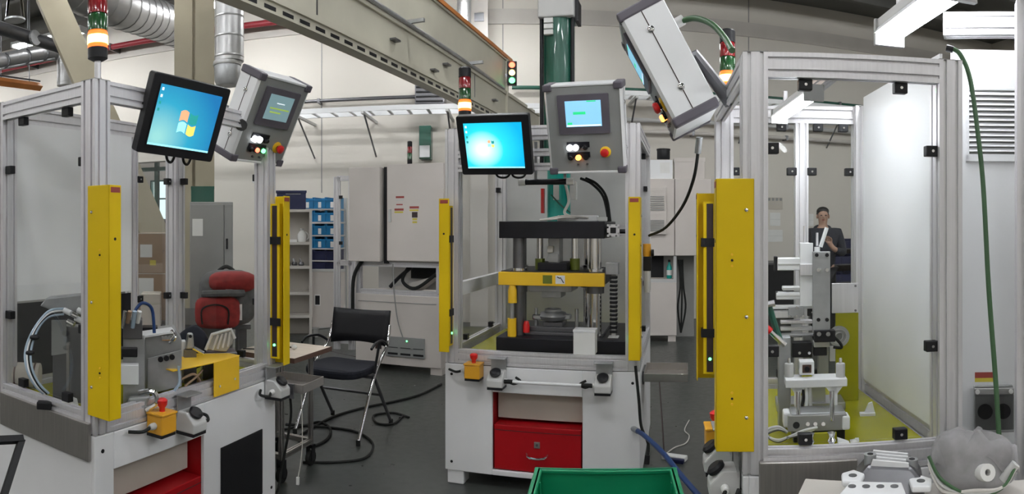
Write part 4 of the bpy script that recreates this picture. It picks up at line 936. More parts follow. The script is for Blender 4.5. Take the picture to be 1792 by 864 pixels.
# bottles
def bottle(loc, label, mm, h=0.22):
    t = T('bottle', label, 'bottle', loc)
    t.part('body', MB().lathe([(0.03, 0), (0.035, 0.01), (0.035, h*0.6), (0.014, h*0.8), (0.014, h*0.9)], n=14), mm, smooth=True); t.part('cap', MB().lathe([(0.017, h*0.88), (0.016, h)], n=12), 'black')
    t.part('label_band', MB().lathe([(0.0358, h*0.18), (0.0358, h*0.45)], n=14), 'paper', smooth=True)
    return t
# grey steel cupboard, cartons, backpack behind the jig station
rc_ = 5.0
c = P(408, 475, rc_)
t = T('steel_cupboard', 'grey steel cupboard with a narrow door handle behind the backpack', 'cupboard', (c.x, c.y, 0), rad(28))
w_ = 58*rc_/F/0.9; hz = EYE-(353-HY)/F*rc_
t.part('body', MB().box(-w_-0.05, 0, 0.02, 0.45, 0.05, hz), 'grey', bevel=0.006)
d = t.part('door', MB().box(-w_*0.24, -0.005, 0, 0.02, 0.08, hz-0.02), 'grey', bevel=0.004); t.part('handle', MB().box(-w_*0.20, -w_*0.14, -0.012, 0, hz-0.36, hz-0.28), 'black', d)
t.part('door', MB().box(-w_-0.045, -w_*0.25, 0, 0.02, 0.08, hz-0.02), 'grey', bevel=0.004)
t.part('plinth', MB().box(-w_-0.03, -0.02, 0.04, 0.43, 0, 0.05), 'black')
t.part('sheet_of_paper', MB().box(-w_-0.03, -w_+0.05, -0.003, 0, hz-0.26, hz-0.13), 'paper')
t2 = T('green_binder', 'small dark green box on top of the grey cupboard', 'box', t.mw @ Vector((-w_+0.05, 0.20, hz)), rad(28))
t2.part('body', MB().box(-0.09, 0.09, -0.08, 0.08, 0, 0.12), 'dgreen', bevel=0.004); t2.part('lid', MB().box(-0.092, 0.092, -0.082, 0.082, 0.10, 0.125), 'dgreen')
# cartons
rb_ = 4.35
def carton(px0, px1, py0, py1, r, label, rz, dep=0.45, z0=None, mm='carton', parts=True):
    c = P(px0, py1, r); z = c.z if z0 is None else z0; h = EYE-(py0-HY)/F*r-z; w_ = (px1-px0)*r/F/math.cos(rz+az((px0+px1)/2)) if True else 0
    t = T('cardboard_box', label, 'box', (c.x, c.y, z), rz)
    t.part('body', MB().box(0, w_, 0, dep, 0, h), mm, bevel=0.003)
    t.part('tape', MB().box(0, w_, -0.001, 0, h*0.985, h).box(0, w_, dep*0.46, dep*0.54, h, h+0.0012), 'carton_l')
    return t, w_, h
zlow = EYE-(560-HY)/F*rb_
stand = T('packing_table', 'low dark table carrying cartons and the backpack', 'table', (*(P(236, 560, 4.2).xy), 0), rad(26))
stand.part('top', MB().box(0, 0.74, -0.02, 0.8, zlow-0.03, zlow), 'dsteel', bevel=0.003)
for x in (0.05, 0.69):
    for y in (0.03, 0.74): stand.part('leg', MB().box(x-0.025, x+0.025, y-0.025, y+0.025, 0, zlow-0.03), 'dsteel')
t, w_, h = carton(240, 322, 478, 560, rb_, 'lower brown carton with dark print in the stack behind glass', rad(28), z0=zlow)
def smudge(t, x, z, n, hh, wd):
    for k in range(n):
        g = MB(); x0 = x+k*wd*1.35
        if k % 3 == 0: g.box(x0, x0+wd*0.25, -0.0014, 0, z, z+hh).box(x0, x0+wd, -0.0014, 0, z+hh*0.8, z+hh)
        elif k % 3 == 1: g.box(x0, x0+wd, -0.0014, 0, z, z+hh*0.22).box(x0, x0+wd*0.3, -0.0014, 0, z, z+hh)
        else: g.box(x0, x0+wd, -0.0014, 0, z+hh*0.4, z+hh*0.6).box(x0+wd*0.7, x0+wd, -0.0014, 0, z, z+hh).box(x0, x0+wd*0.3, -0.0014, 0, z, z+hh)
        t.part('printed_letter', g, 'print')
smudge(t, 0.16, h*0.5, 6, 0.022, 0.014)
t.part('label_sheet', MB().box(0.01, 0.11, -0.0015, 0, h*0.45, h*0.9), 'paper')
h1 = h
t, w_, h = carton(240, 322, 408, 478, rb_, 'upper brown carton with a white label and yellow sticker', rad(28), z0=zlow+h1)
smudge(t, 0.17, h*0.5, 6, 0.022, 0.014)
t.part('label_sheet', MB().box(0.02, 0.10, -0.0015, 0, h*0.40, h*0.72), 'paper'); t.part('sticker', MB().box(0.085, 0.125, -0.002, 0, h*0.2, h*0.33), 'lab_yel')
t, w_, h = carton(246, 280, 515, 548, 4.05, 'small pale open carton in front of the brown stack', rad(28), 0.2, mm='carton_l', z0=zlow)
t.part('flap', MB().prism([(0, -0.002, 0.0), (w_, -0.002, 0.0), (w_+0.12, -0.16, -0.0), (0.02, -0.18, 0.0)], (0, 0, 0.004)), 'carton')
# backpack
bk = P(390, 600, 4.12); zs_ = EYE-(478-HY)/F*3.95
t = T('backpack', 'red and dark grey backpack standing behind the jig station glass', 'backpack', (bk.x, bk.y, zlow), rad(24))
hb = max(0.35, EYE-(478-HY)/F*4.2-zlow)
def pod(m, c, a, b, h, n=18, k=10, p=0.55):
    """rounded soft box"""
    vs, fs = [], []
    for i in range(k+1):
        tt = -math.pi/2+math.pi*i/k; cr = abs(math.cos(tt))**p; zc = math.copysign(abs(math.sin(tt))**p, math.sin(tt))*h
        for j in range(n):
            u = 2*math.pi*j/n; vs.append((c[0]+a*cr*math.copysign(abs(math.cos(u))**p, math.cos(u)), c[1]+b*cr*math.copysign(abs(math.sin(u))**p, math.sin(u)), c[2]+zc))
    for i in range(k):
        for j in range(n): fs.append((i*n+j, i*n+(j+1) % n, (i+1)*n+(j+1) % n, (i+1)*n+j))
    m.add(vs, fs); return m
b = t.part('main_bag', pod(MB(), (0.03, 0.02, hb*0.5), 0.185, 0.12, hb*0.5, p=0.6), 'fgrey', smooth=True)
t.part('front_pocket', pod(MB(), (-0.03, -0.11, hb*0.28), 0.14, 0.06, hb*0.28, p=0.5), 'fred', smooth=True)
t.part('upper_panel', pod(MB(), (0.06, -0.05, hb*0.80), 0.15, 0.09, hb*0.19, p=0.7), 'fred', smooth=True)
pk = t.part('small_pocket', pod(MB(), (-0.04, -0.165, hb*0.24), 0.085, 0.02, hb*0.19, p=0.6), 'fred', smooth=True)
t.part('zip', MB().tube([(-0.12, -0.185, hb*0.10), (-0.12, -0.187, hb*0.36), (-0.04, -0.19, hb*0.44), (0.035, -0.187, hb*0.36), (0.035, -0.185, hb*0.10)], 0.005), 'rubber', pk, smooth=True)
t.part('strap', MB().tube([(-0.12, -0.12, hb*0.60), (0.0, -0.17, hb*0.63), (0.13, -0.12, hb*0.62)], 0.022), 'fgrey', smooth=True)
t.part('carry_handle', MB().tube([(-0.03, 0.05, hb*0.97), (0.02, 0.05, hb*1.05), (0.07, 0.05, hb*0.97)], 0.012), 'rubber', smooth=True)
t.part('buckle', MB().box(0.02, 0.06, -0.155, -0.14, hb*0.66, hb*0.69), 'alu_d'); t.part('tag', MB().box(0.10, 0.12, -0.13, -0.10, hb*0.15, hb*0.42), 'paper')
# blue bins glimpsed through the doorway
for k in range(4):
    bin_((-7.35+0.32*k, 12.6, 1.0), 0.30, 0.22, 'dblue', 'dark blue bin on the rack seen through the doorway', 'bins beyond the doorway', False)
    bin_((-7.35+0.32*k, 12.6, 1.35), 0.30, 0.22, 'dblue', 'dark blue bin on the rack seen through the doorway', 'bins beyond the doorway', False)
t = T('far_rack', 'grey rack of dark bins seen through the doorway', 'rack', (-7.6, 12.6, 0))
for z in (0.96, 1.31): t.part('shelf', MB().box(0, 1.5, -0.02, 0.4, z, z+0.04), 'lgrey')
for x in (0, 1.5): t.part('upright', MB().box(x-0.02, x+0.02, 0, 0.4, 0, 1.62), 'lgrey')

# ------------------------------------------------------------------ chair, trolley table, floor cables
t = T('folding_chair', 'black padded chair with chrome A shaped legs beside the press station', 'chair', (-1.215, 4.64, 0), rad(-14))
zs_ = 0.445
t.part('seat', MB().prism([(0.235*math.copysign(abs(math.cos(u))**0.5, math.cos(u)), -0.02+0.225*math.copysign(abs(math.sin(u))**0.5, math.sin(u)), zs_-0.03+0.012*abs(math.cos(u))) for u in [2*math.pi*i/28 for i in range(28)]], (0, 0, 0.06)), 'navy', bevel=0.018)
bp = []
for i in range(13):
    u = -1+2*i/12; bp.append((u*0.245, 0.235+0.035*(1-u*u), 0.0))
m = MB(); vs = []
for z, dy, thk in ((0.60, 0.0, 0), (0.66, 0.012, 0), (0.80, 0.04, 0), (0.835, 0.05, 0)):
    for (x, y, _) in bp: vs.append((x, y+dy, z-(0.02*(x/0.245)**2 if z < 0.62 else 0)+(0.012*(x/0.245)**2 if z > 0.8 else 0)))
fs = [(r*13+i, r*13+i+1, (r+1)*13+i+1, (r+1)*13+i) for r in range(3) for i in range(12)]
bo = t.part('backrest', m.add(vs, fs), 'black', smooth=True)
sd = bo.modifiers.new('solid', 'SOLIDIFY'); sd.thickness = 0.018
for s in (-1, 1):
    x = s*0.255
    t.part('front_leg', MB().tube([(x, -0.27, 0.015), (x, -0.02, 0.42), (x*0.985, 0.20, 0.60), (x*0.96, 0.262, 0.74)], 0.0125, 10), 'chrome', smooth=True)
    t.part('rear_leg', MB().sweep([(x*0.985, 0.27, 0.015), (x*0.985, -0.03, 0.43)], 0.012, 10), 'dsteel', smooth=True)
    for y in (-0.27, 0.27): t.part('foot_cap', MB().lathe([(0.016, 0), (0.016, 0.035)], (x*(1 if y < 0 else 0.985), y, 0), 10), 'rubber')
    t.part('armrest', MB().tube([(x, 0.20, 0.60), (x*1.06, 0.08, 0.655), (x*1.12, -0.06, 0.66), (x*1.12, -0.13, 0.63)], 0.010, 8), 'black', smooth=True)
    t.part('arm_post', MB().sweep([(x*1.08, 0.02, 0.65), (x, -0.02, 0.44)], 0.010, 8), 'black', smooth=True)
t.part('cross_bar', MB().cyl((-0.25, -0.03, 0.41), (0.25, -0.03, 0.41), 0.011, 10), 'dsteel', smooth=True)
t.part('cross_bar', MB().cyl((-0.25, 0.10, 0.255), (0.25, 0.10, 0.255), 0.009, 10), 'dsteel', smooth=True)

C_ = Vector((-1.108, 3.915, 0)); rzt = rad(13.4)
t = T('trolley_table', 'small beech topped trolley table on black casters behind the steel tray', 'table', (C_.x, C_.y, 0), -rzt)
t.part('top', MB().box(-0.42, 0, -0.43, 0, 0.715, 0.74), 'wood', bevel=0.003)
t.part('edge_band', MB().box(0, 0.004, -0.43, 0, 0.713, 0.741).box(-0.42, 0.004, -0.434, -0.43, 0.713, 0.741), 'dwood')
for x in (-0.38, -0.12):
    for y in (-0.38, -0.05):
        t.part('leg', MB().profile((x, y, 0.13), (x, y, 0.715), 0.025, 0.025, up=(0, 1, 0), mod=0.03, sw=0.006), 'steel')
        k = t.part('caster', MB().cyl((x-0.013, y, 0.045), (x+0.013, y, 0.045), 0.045, 16), 'rubber', smooth=True)
        t.part('fork', MB().box(x-0.022, x-0.015, y-0.02, y+0.02, 0.03, 0.125).box(x+0.015, x+0.022, y-0.02, y+0.02, 0.03, 0.125).box(x-0.022, x+0.022, y-0.02, y+0.02, 0.11, 0.13), 'black', k)
for y in (-0.38, -0.05): t.part('lower_rail', MB().profile((-0.38, y, 0.15), (-0.12, y, 0.15), 0.03, 0.03, mod=0.04, sw=0.006), 'steel')
t.part('lower_rail', MB().profile((-0.12, -0.38, 0.15), (-0.12, -0.05, 0.15), 0.03, 0.03, mod=0.04, sw=0.006), 'steel')
t2 = T('charging_cable', 'thin dark cable with white plug on the trolley top', 'cable', t.mw @ Vector((-0.25, -0.30, 0.74)), -rzt)
t2.part('wire', MB().tube([(-0.15, -0.08, 0.006), (-0.05, -0.02, 0.006), (0.03, 0.06, 0.012), (0.09, 0.10, 0.012)], 0.004), 'rubber', smooth=True); t2.part('plug', MB().ell((0.10, 0.105, 0.014), 0.02, 0.015, 0.014), 'paper', smooth=True)
def floor_cable(label, pts, r=0.008, mm='rubber', z=None, name='floor_cable', cat='cable'):
    q = [G(px, py, r) for px, py in pts]; base = Vector((q[0].x, q[0].y, 0)); t = T(name, label, cat, base)
    t.part('wire', MB().tube([p-base for p in q], r, 8, 8), mm, smooth=True); t.part('end_sleeve', MB().cyl(q[0]-base, q[0]-base+(q[1]-q[0]).normalized()*0.06, r*1.35, 8), 'black', smooth=True)
    return t
floor_cable('dark cable looping under the chair from the white machine', [(772, 672), (735, 690), (690, 702), (640, 712), (585, 728), (540, 752), (522, 768), (545, 780), (572, 768), (578, 750), (560, 738), (530, 745), (490, 752)], 0.009, 'rubber')
floor_cable('dark cable in a wide loop across the floor below the chair', [(705, 728), (688, 741), (660, 740), (655, 726), (690, 722), (716, 730)], 0.008, 'rubber')
floor_cable('dark cable curving over the floor in front of the chair', [(500, 742), (560, 746), (620, 754), (652, 775), (640, 800), (590, 808), (530, 808)], 0.008, 'rubber')
t = T('mains_lead', 'black power lead hanging from the steel tray to the floor', 'cable', on(S1, W1+0.14, 0.0, 0.0))
t.part('wire', MB().tube([(0, 0, 0.60), (0.01, 0, 0.45), (-0.03, -0.02, 0.2), (-0.05, -0.05, 0.06), (-0.10, -0.10, 0.01)], 0.007), 'rubber', smooth=True); t.part('white_wire', MB().tube([(0.07, 0, 0.60), (0.075, 0, 0.3), (0.05, 0.0, 0.12)], 0.003), 'cable_w', smooth=True)
t.part('connector', MB().box(0.042, 0.058, -0.006, 0.006, 0.09, 0.13), 'paper')
q = [G(495, 582), G(590, 572), G(588, 552), G(500, 548)]
base = q[0].copy(); t = T('floor_mat', 'dark floor mat with a pale edge behind the chair', 'mat', base)
t.part('mat', MB().prism([p-base for p in q], (0, 0, 0.012)), 'dsteel'); t.part('edge', MB().sweep([Vector((0, 0, 0.012)), q[1]-base+Vector((0, 0, 0.012))], 0.012, 6), 'lgrey')

# ------------------------------------------------------------------ second white machine far right of the press
rr = 8.35; a_ = rad(12)
c = P(1186, 588, rr)
t = T('cabinet_machine', 'white machine with vented door seen between press and test station', 'machine', (c.x, c.y, 0), -a_)
def q_(px, py): v = t.lp(px, py, rr); return v.x, v.z
x0 = t.lp(1085, 500, rr).x; x1 = t.lp(1184, 500, rr).x
zq = lambda py: EYE-(py-HY)/F*rr
t.part('base_cabinet', MB().box(x0, x1, 0, 0.7, 0.08, zq(494)), 'cabw', bevel=0.006)
for x in (x0+0.06, x1-0.06): t.part('foot', MB().box(x-0.05, x+0.05, 0.02, 0.12, 0, 0.08), 'cabw')
t.part('frame_beam', MB().box(x0, x1, 0, 0.05, zq(494), zq(488)), 'lgrey'); t.part('frame_post', MB().box(x1-0.04, x1, 0, 0.05, zq(488), zq(448)), 'lgrey'); t.part('bay', MB().box(x0, x1-0.16, 0.25, 0.3, zq(488), zq(448)), 'black'); t.part('bay_back', MB().box(x0, x1, 0.3, 0.32, zq(488), zq(448)), 'lgrey')
uc = t.part('wall_cabinet', MB().box(x0, t.lp(1180, 400, rr).x, -0.05, 0.4, zq(447), zq(313)), 'cabw', bevel=0.006)
xv0, xv1 = t.lp(1128, 400, rr).x, t.lp(1166, 400, rr).x
vp = t.part('vent_unit', MB().box(xv0, xv1, -0.09, -0.05, zq(410), zq(328)), 'cabw', uc, bevel=0.005)
for (ya, yb_) in ((342, 368), (384, 404)):
    n_ = 7
    for k in range(n_):
        za = zq(yb_)+(zq(ya)-zq(yb_))*k/n_
        t.part('vent_slat', MB().box(xv0+0.04, xv1-0.03, -0.098, -0.09, za, za+0.014), 'grey', uc)
uc2 = t.part('wall_cabinet', MB().box(t.lp(1181, 400, rr).x, t.lp(1245, 400, rr).x, -0.03, 0.4, zq(447), zq(313)), 'cabw', bevel=0.006)
t.part('rear_panel', MB().box(x1, x1+0.25, 0.4, 0.43, 0, zq(447)), 'grey')
for k in range(3): t.part('cable', MB().tube([(x1+0.03+0.025*k, 0.1, zq(455)), (x1+0.05+0.02*k, 0.05, zq(500)), (x1+0.02+0.05*k, 0.08, zq(540)), (x1+0.06, 0.1, 0.1)], 0.012), 'rubber', smooth=True)
bottle(t.mw @ Vector((x1-0.09, 0.10, zq(488))), 'teal bottle standing in the far white machine bay', 'teal', zq(455)-zq(488))
t2, w_, h = carton(1128, 1177, 279, 313, rr, 'white carton with a paper label on the far white machine', -a_, 0.3, mm='sheet', z0=zq(313))
t2.part('label_sheet', MB().box(w_*0.55, w_*0.9, -0.002, 0, h*0.3, h*0.85), 'paper'); lidz = zq(313)+h
c = P(1161, 279, rr+0.1)
t2 = T('black_pot', 'round black pot standing on the white carton', 'pot', (c.x, c.y, lidz))
t2.part('body', MB().lathe([(0.075, 0), (0.085, 0.02), (0.085, 0.13), (0.08, 0.14)], n=18), 'black', smooth=True); t2.part('rim', MB().lathe([(0.09, 0.125), (0.09, 0.145)], n=18), 'black')
c = P(1206, 313, rr)
t2 = T('white_case', 'white case standing on the far wall cabinet', 'case', (c.x, c.y, zq(313)), -a_)
t2.part('body', MB().box(-0.19, 0.2, 0, 0.3, 0, 0.26), 'cabw', bevel=0.005); t2.part('lid', MB().box(-0.195, 0.205, -0.005, 0.305, 0.22, 0.27), 'cabw')
# air service unit beside the press station
c = on(S2, W2+0.012, 0.10, 1.12)
t = T('air_service_unit', 'orange and black air regulator on the side of the press station', 'regulator', c, r2)
t.part('knob', MB().lathe([(0.022, 0.20), (0.024, 0.22), (0.022, 0.27)], (0.02, 0, 0), 14), 'oyellow', smooth=True); t.part('body', MB().box(0, 0.045, -0.022, 0.022, 0.12, 0.20), 'black', bevel=0.003); t.part('bowl', MB().lathe([(0.016, 0.0), (0.02, 0.02), (0.02, 0.12)], (0.022, 0, 0), 14), 'lgrey', smooth=True)
t.part('gauge', MB().cyl((0.045, -0.02, 0.22), (0.06, -0.02, 0.22), 0.02, 14), 'black', smooth=True)
t = T('panel_cable', 'black cable drooping from the tilted control panel to the air unit', 'cable', P(1213, 312, 2.75))
t.part('wire', MB().tube([t.lp(*a) for a in ((1222, 262, 2.7), (1214, 312, 2.75), (1195, 360, 3.0), (1165, 398, 3.3), (1136, 412, 3.55))], 0.007), 'rubber', smooth=True); t.part('gland', MB().sweep([t.lp(1224, 240, 2.68), t.lp(1221, 268, 2.7)], 0.014, 10), 'alu_d', smooth=True)

# ------------------------------------------------------------------ floor items around the press
t = T('blue_hose', 'thick blue hose running down from the press station to the floor', 'hose', G(1215, 864))
t.part('hose', MB().tube([t.lp(*a) for a in ((1112, 752, 3.55), (1128, 762, 3.45), (1160, 792, 3.25), (1195, 835, 3.0), (1235, 880, 2.8))], 0.013, 10), 'cable_b', smooth=True); t.part('end_fitting', MB().sweep([t.lp(1106, 748, 3.58), t.lp(1116, 754, 3.53)], 0.016, 10), 'alu_d', smooth=True)
t = T('black_lead', 'black lead hanging beside the press base cabinet', 'cable', G(1140, 800))
t.part('wire', MB().tube([t.lp(*a) for a in ((1112, 640, 3.52), (1118, 700, 3.5), (1122, 745, 3.5), (1134, 775, 3.48), (1133, 800, 3.45))], 0.008), 'rubber', smooth=True); t.part('plug', MB().sweep([t.lp(1133, 796, 3.45), t.lp(1132, 812, 3.44)], 0.014, 10), 'black', smooth=True)
c = G(1165, 802)
t = T('white_adapter', 'white rectangular adapter with a lead lying on the floor', 'adapter', c, rad(-35))
t.part('body', MB().box(-0.02, 0.14, -0.03, 0.03, 0, 0.03), 'paper', bevel=0.006); t.part('blue_back', MB().box(0.04, 0.14, -0.06, -0.03, 0, 0.025), 'dblue', bevel=0.004)
t.part('lead', MB().tube([t.L(G(*a, 0.006)) for a in ((1160, 798), (1180, 783), (1200, 775), (1206, 762), (1198, 752), (1206, 735))], 0.004), 'cable_w', smooth=True)
c = P(1060, 826, 2.35)
t = T('green_crate', 'bright green plastic crate with parts in front of the press station', 'crate', (c.x, c.y, 0.30), -az(1060))
wt, hgt, dp = 0.49, c.z-0.30, 0.36
m = MB(); th = 0.006; bx = lambda z: 0.5*wt*(0.88+0.12*z/hgt)
def wall_(p, q): m.prism([p, q, (q[0]*1.08 if abs(q[0]) > 0.01 else 0, q[1], hgt), (p[0]*1.08 if abs(p[0]) > 0.01 else 0, p[1], hgt)], (0, 0, 0))
m.box(-wt/2*0.9, wt/2*0.9, -dp, 0, 0, th)
m.prism([(-wt/2*0.9, 0, 0), (wt/2*0.9, 0, 0), (wt/2, 0.02, hgt), (-wt/2, 0.02, hgt)], (0, th, 0))
m.prism([(-wt/2*0.9, -dp, 0), (wt/2*0.9, -dp, 0), (wt/2, -dp-0.02, hgt), (-wt/2, -dp-0.02, hgt)], (0, th, 0))
for s in (-1, 1): m.prism([(s*wt/2*0.9, -dp, 0), (s*wt/2*0.9, 0, 0), (s*wt/2, 0.02, hgt), (s*wt/2, -dp-0.02, hgt)], (-s*th, 0, 0))
t.part('body', m, 'crate')
r_ = MB()
r_.box(-wt/2-0.015, wt/2+0.015, 0.012, 0.04, hgt-0.015, hgt).box(-wt/2-0.015, wt/2+0.015, -dp-0.04, -dp-0.012, hgt-0.015, hgt)
for s in (-1, 1): r_.box(s*wt/2-0.014, s*wt/2+0.014, -dp-0.02, 0.02, hgt-0.015, hgt)
t.part('rim', r_, 'crate', bevel=0.004)
for s in (-1, 1):
    for y in (-0.08, -0.26): t.part('rib', MB().box(s*(wt/2*0.95)-0.006, s*(wt/2*0.95)+0.006, y-0.006, y+0.006, 0.02, hgt-0.01), 'crate')
st = T('crate_stand', 'low grey stand carrying the green crate', 'stand', (c.x, c.y, 0), -az(1060))
st.part('top', MB().box(-0.28, 0.28, -0.42, 0.05, 0.27, 0.30), 'grey')
for x in (-0.25, 0.25):
    for y in (-0.39, 0.02): st.part('leg', MB().box(x-0.02, x+0.02, y-0.02, y+0.02, 0, 0.27), 'grey')
for k in range(5):
    b = T('casting_blank', 'grey metal casting lying in the green crate', 'casting', t.mw @ Vector((-0.15+0.075*k, -0.16-0.05*(k % 2), th)), k*0.8, 'castings in the green crate')
    b.part('body', MB().lathe([(0.03, 0), (0.045, 0.02), (0.04, 0.10), (0.05, 0.12), (0.035, 0.15)], n=14), 'alu_d', smooth=True); b.part('arm', MB().box(-0.015, 0.015, 0.03, 0.08, 0.10, 0.13), 'alu_d', bevel=0.005)
# black cart frame at the jig station's side
t = T('black_cart', 'black tubular cart frame beside the glazed jig station', 'cart', G(20, 905))
for a, b in (((-60, 772, 2.05), (40, 768, 2.12)), ((38, 768, 2.12), (-4, 900, 2.0)), ((-60, 772, 2.05), (-90, 900, 1.95))): t.part('tube', MB().sweep([t.lp(*a), t.lp(*b)], 0.015, 4), 'black')
for s in ((-4, 900, 2.0), (-90, 900, 1.95)):
    p = t.lp(*s); t.part('leg', MB().sweep([p, Vector((p.x, p.y, -t.o.location.z))], 0.015, 4), 'black')

# ================================================================== TOOLING IN THE LEFT STATION
def zt_(px, py, r): return EYE-(py-HY)/F*r
def jig(name, label, cat, px, py, r, rz, group=None): 
    c = P(px, py, r); return T(name, label, cat, (c.x, c.y, ZTAB), rz, group)
a1 = r1
def jb(t, m, x0, y0, x1, y1, r, dep): return t.pb(m, x0, y0, x1, y1, r, dep)
F1 = rad(32)        # tooling is turned to the operator: face towards the aisle
t = jig('clamping_jig', 'grey sheet metal jig with three round connectors on the jig station', 'jig', 282, 690, 2.92, F1)
t.part('housing', MB().prism([t.lp(243, 692, 2.9), t.lp(318, 676, 2.9), t.lp(318, 594, 2.9), t.lp(308, 577, 2.9), t.lp(255, 583, 2.9), t.lp(243, 600, 2.9)], (0.0, 0.16, 0)), 'alu_d', bevel=0.003)
fp = t.part('front_plate', MB().prism([t.lp(258, 690, 2.86), t.lp(318, 676, 2.86), t.lp(318, 612, 2.86), t.lp(258, 627, 2.86)], (0, 0.006, 0)), 'alu_d', bevel=0.002)
for px in (281, 291, 301): 
    p = t.lp(px, 628-(px-281)*0.2, 2.855); t.part('connector', MB().cyl(p, p+Vector((0, -0.012, 0)), 0.012, 14), 'black', smooth=True)
t.part('top_plate', MB().prism([t.lp(240, 583, 2.95), t.lp(300, 575, 2.95), t.lp(306, 582, 2.85), t.lp(246, 592, 2.85)], (0, 0, 0.008)), 'sheet')
t.part('clamp_arm', MB().box(*(lambda a, b: (a.x, b.x, a.y, a.y+0.04, a.z, b.z))(t.lp(282, 596, 2.86), t.lp(304, 587, 2.86))), 'chrome', bevel=0.004)
t.part('clamp_lever', MB().tube([t.lp(296, 600, 2.84), t.lp(306, 590, 2.84), t.lp(300, 578, 2.86)], 0.007), 'chrome', smooth=True)
t.part('black_block', MB().box(*(lambda a, b: (a.x, b.x, a.y+0.03, a.y+0.11, a.z, b.z))(t.lp(240, 585, 2.95), t.lp(276, 575, 2.95))), 'black')
t.part('tube_line', MB().tube([t.lp(312, 640, 2.84), t.lp(314, 668, 2.84), t.lp(306, 682, 2.84), t.lp(298, 690, 2.85)], 0.006), 'tubing', smooth=True)
t = jig('support_pillar', 'stepped grey pillar with white block in the jig station', 'fixture', 228, 700, 2.72, F1)
t.part('pillar', MB().box(-0.03, 0.06, 0, 0.08, 0, 0.28), 'alu_d', bevel=0.003); t.part('white_block', MB().box(-0.05, 0.035, -0.05, 0.0, 0.10, 0.18), 'sheet', bevel=0.003); t.part('black_block', MB().box(-0.04, 0.03, -0.04, 0.02, 0.21, 0.245), 'black', bevel=0.003)
t.part('head_block', MB().box(-0.03, 0.05, -0.02, 0.07, 0.28, 0.36), 'dsteel', bevel=0.004)
for k in range(4): t.part('fitting', MB().cyl((-0.03+0.02*k, -0.03, 0.33+0.02*(k % 2)), (-0.02+0.02*k, -0.05, 0.40), 0.009, 10), ('chrome', 'carton', 'tubing', 'paper')[k], smooth=True)
t.part('tube_line', MB().tube([(0.02, -0.03, 0.40), (0.05, -0.02, 0.43), (0.09, 0.02, 0.40), (0.10, 0.02, 0.30)], 0.007), 'cable_b', smooth=True)
t = T('chrome_handle', 'bright bent metal handle on the front edge of the jig station', 'handle', P(242, 700, 2.66), F1)
t.o.location.z = ZTAB; t.inv = (Matrix.Translation(t.o.location) @ t.o.rotation_euler.to_matrix().to_4x4()).inverted()
t.part('grip', MB().prism([(-0.06, 0, 0), (0.03, 0, 0.0), (0.05, 0, 0.06), (-0.04, 0, 0.05)], (0, 0.03, 0)), 'alu_d', bevel=0.01); t.part('bow', MB().tube([(0.03, 0, 0), (0.075, 0, 0.03), (0.06, 0, 0.075), (0.0, 0, 0.07)], 0.011), 'chrome', smooth=True)
yb = on(S1, along(S1, 372), 0.0, ZB1)
t = T('yellow_bracket', 'folded yellow cover plate on the front rail of the jig station', 'cover', yb, r1)
xq = lambda px: along(S1, px)-along(S1, 372)
t.part('top_plate', MB().prism([(xq(322), 0.25, 0.085), (xq(322)-0.05, 0.02, 0.085), (xq(372), -0.012, 0.085), (xq(416), -0.012, 0.085), (xq(416)+0.04, 0.22, 0.085)], (0, 0, 0.004)), 'byellow')
fpl = t.part('front_plate', MB().box(xq(370), xq(414), -0.016, -0.012, -0.07, 0.089), 'byellow', bevel=0.001)
for k in (0.2, 0.8): t.part('screw', MB().cyl((xq(370)+(xq(414)-xq(370))*k, -0.020, -0.03+0.02*k), (xq(370)+(xq(414)-xq(370))*k, -0.016, -0.03+0.02*k), 0.006, 10), 'chrome', fpl)
t.part('wire_bundle', MB().tube([(xq(330), 0.05, 0.03), (xq(345), 0.02, 0.05), (xq(365), 0.05, 0.0)], 0.006).tube([(xq(335), 0.04, 0.0), (xq(350), 0.02, 0.035), (xq(366), 0.04, 0.05)], 0.005), 'carton', kind='stuff')
t = jig('black_sleeve', 'crumpled black cloth sleeve lying in the jig station', 'cloth', 330, 640, 3.2, F1)
t.part('cloth', MB().add(*(lambda v, f: ([(x+0.012*math.sin(40*z+9*x), y+0.01*math.cos(35*x), z+0.02*math.sin(30*x)) for x, y, z in v], f))(*(lambda m: (m.v, m.f))(pod(MB(), (0, 0.05, 0.13), 0.095, 0.06, 0.11, p=0.8)))), 'navy', smooth=True)
t.part('cloth_tail', pod(MB(), (-0.05, 0.03, 0.05), 0.05, 0.05, 0.05, p=0.8), 'navy', smooth=True)
t = jig('grey_casting', 'pale cast bracket with ribs on the jig station table', 'casting', 386, 640, 3.22, F1)
m = MB(); m.prism([t.lp(358, 612, 3.2), t.lp(372, 585, 3.2), t.lp(404, 575, 3.2), t.lp(412, 595, 3.2), t.lp(396, 616, 3.2)], (0, 0.05, 0)); t.part('body', m, 'alu_d', bevel=0.008)
for k in range(4): t.part('rib', MB().sweep([t.lp(372+9*k, 612-2*k, 3.19), t.lp(382+7*k, 586-2*k, 3.19)], 0.006, 6), 'lgrey')
t.part('rim', MB().sweep([t.lp(360, 612, 3.19), t.lp(371, 585, 3.19), t.lp(404, 576, 3.19), t.lp(411, 592, 3.19)], 0.008, 8), 'lgrey', smooth=True)
t.part('pad', MB().box(-0.09, 0.08, -0.02, 0.10, 0.0, t.lp(380, 617, 3.2).z), 'dsteel', bevel=0.004)
t = jig('link_arm', 'slim grey link arm standing beside the white block', 'link', 333, 640, 3.1, F1)
t.part('arm', MB().prism([t.lp(324, 612, 3.1), t.lp(340, 610, 3.1), t.lp(338, 583, 3.1), t.lp(328, 583, 3.1)], (0, 0.03, 0)), 'alu_d', bevel=0.008)
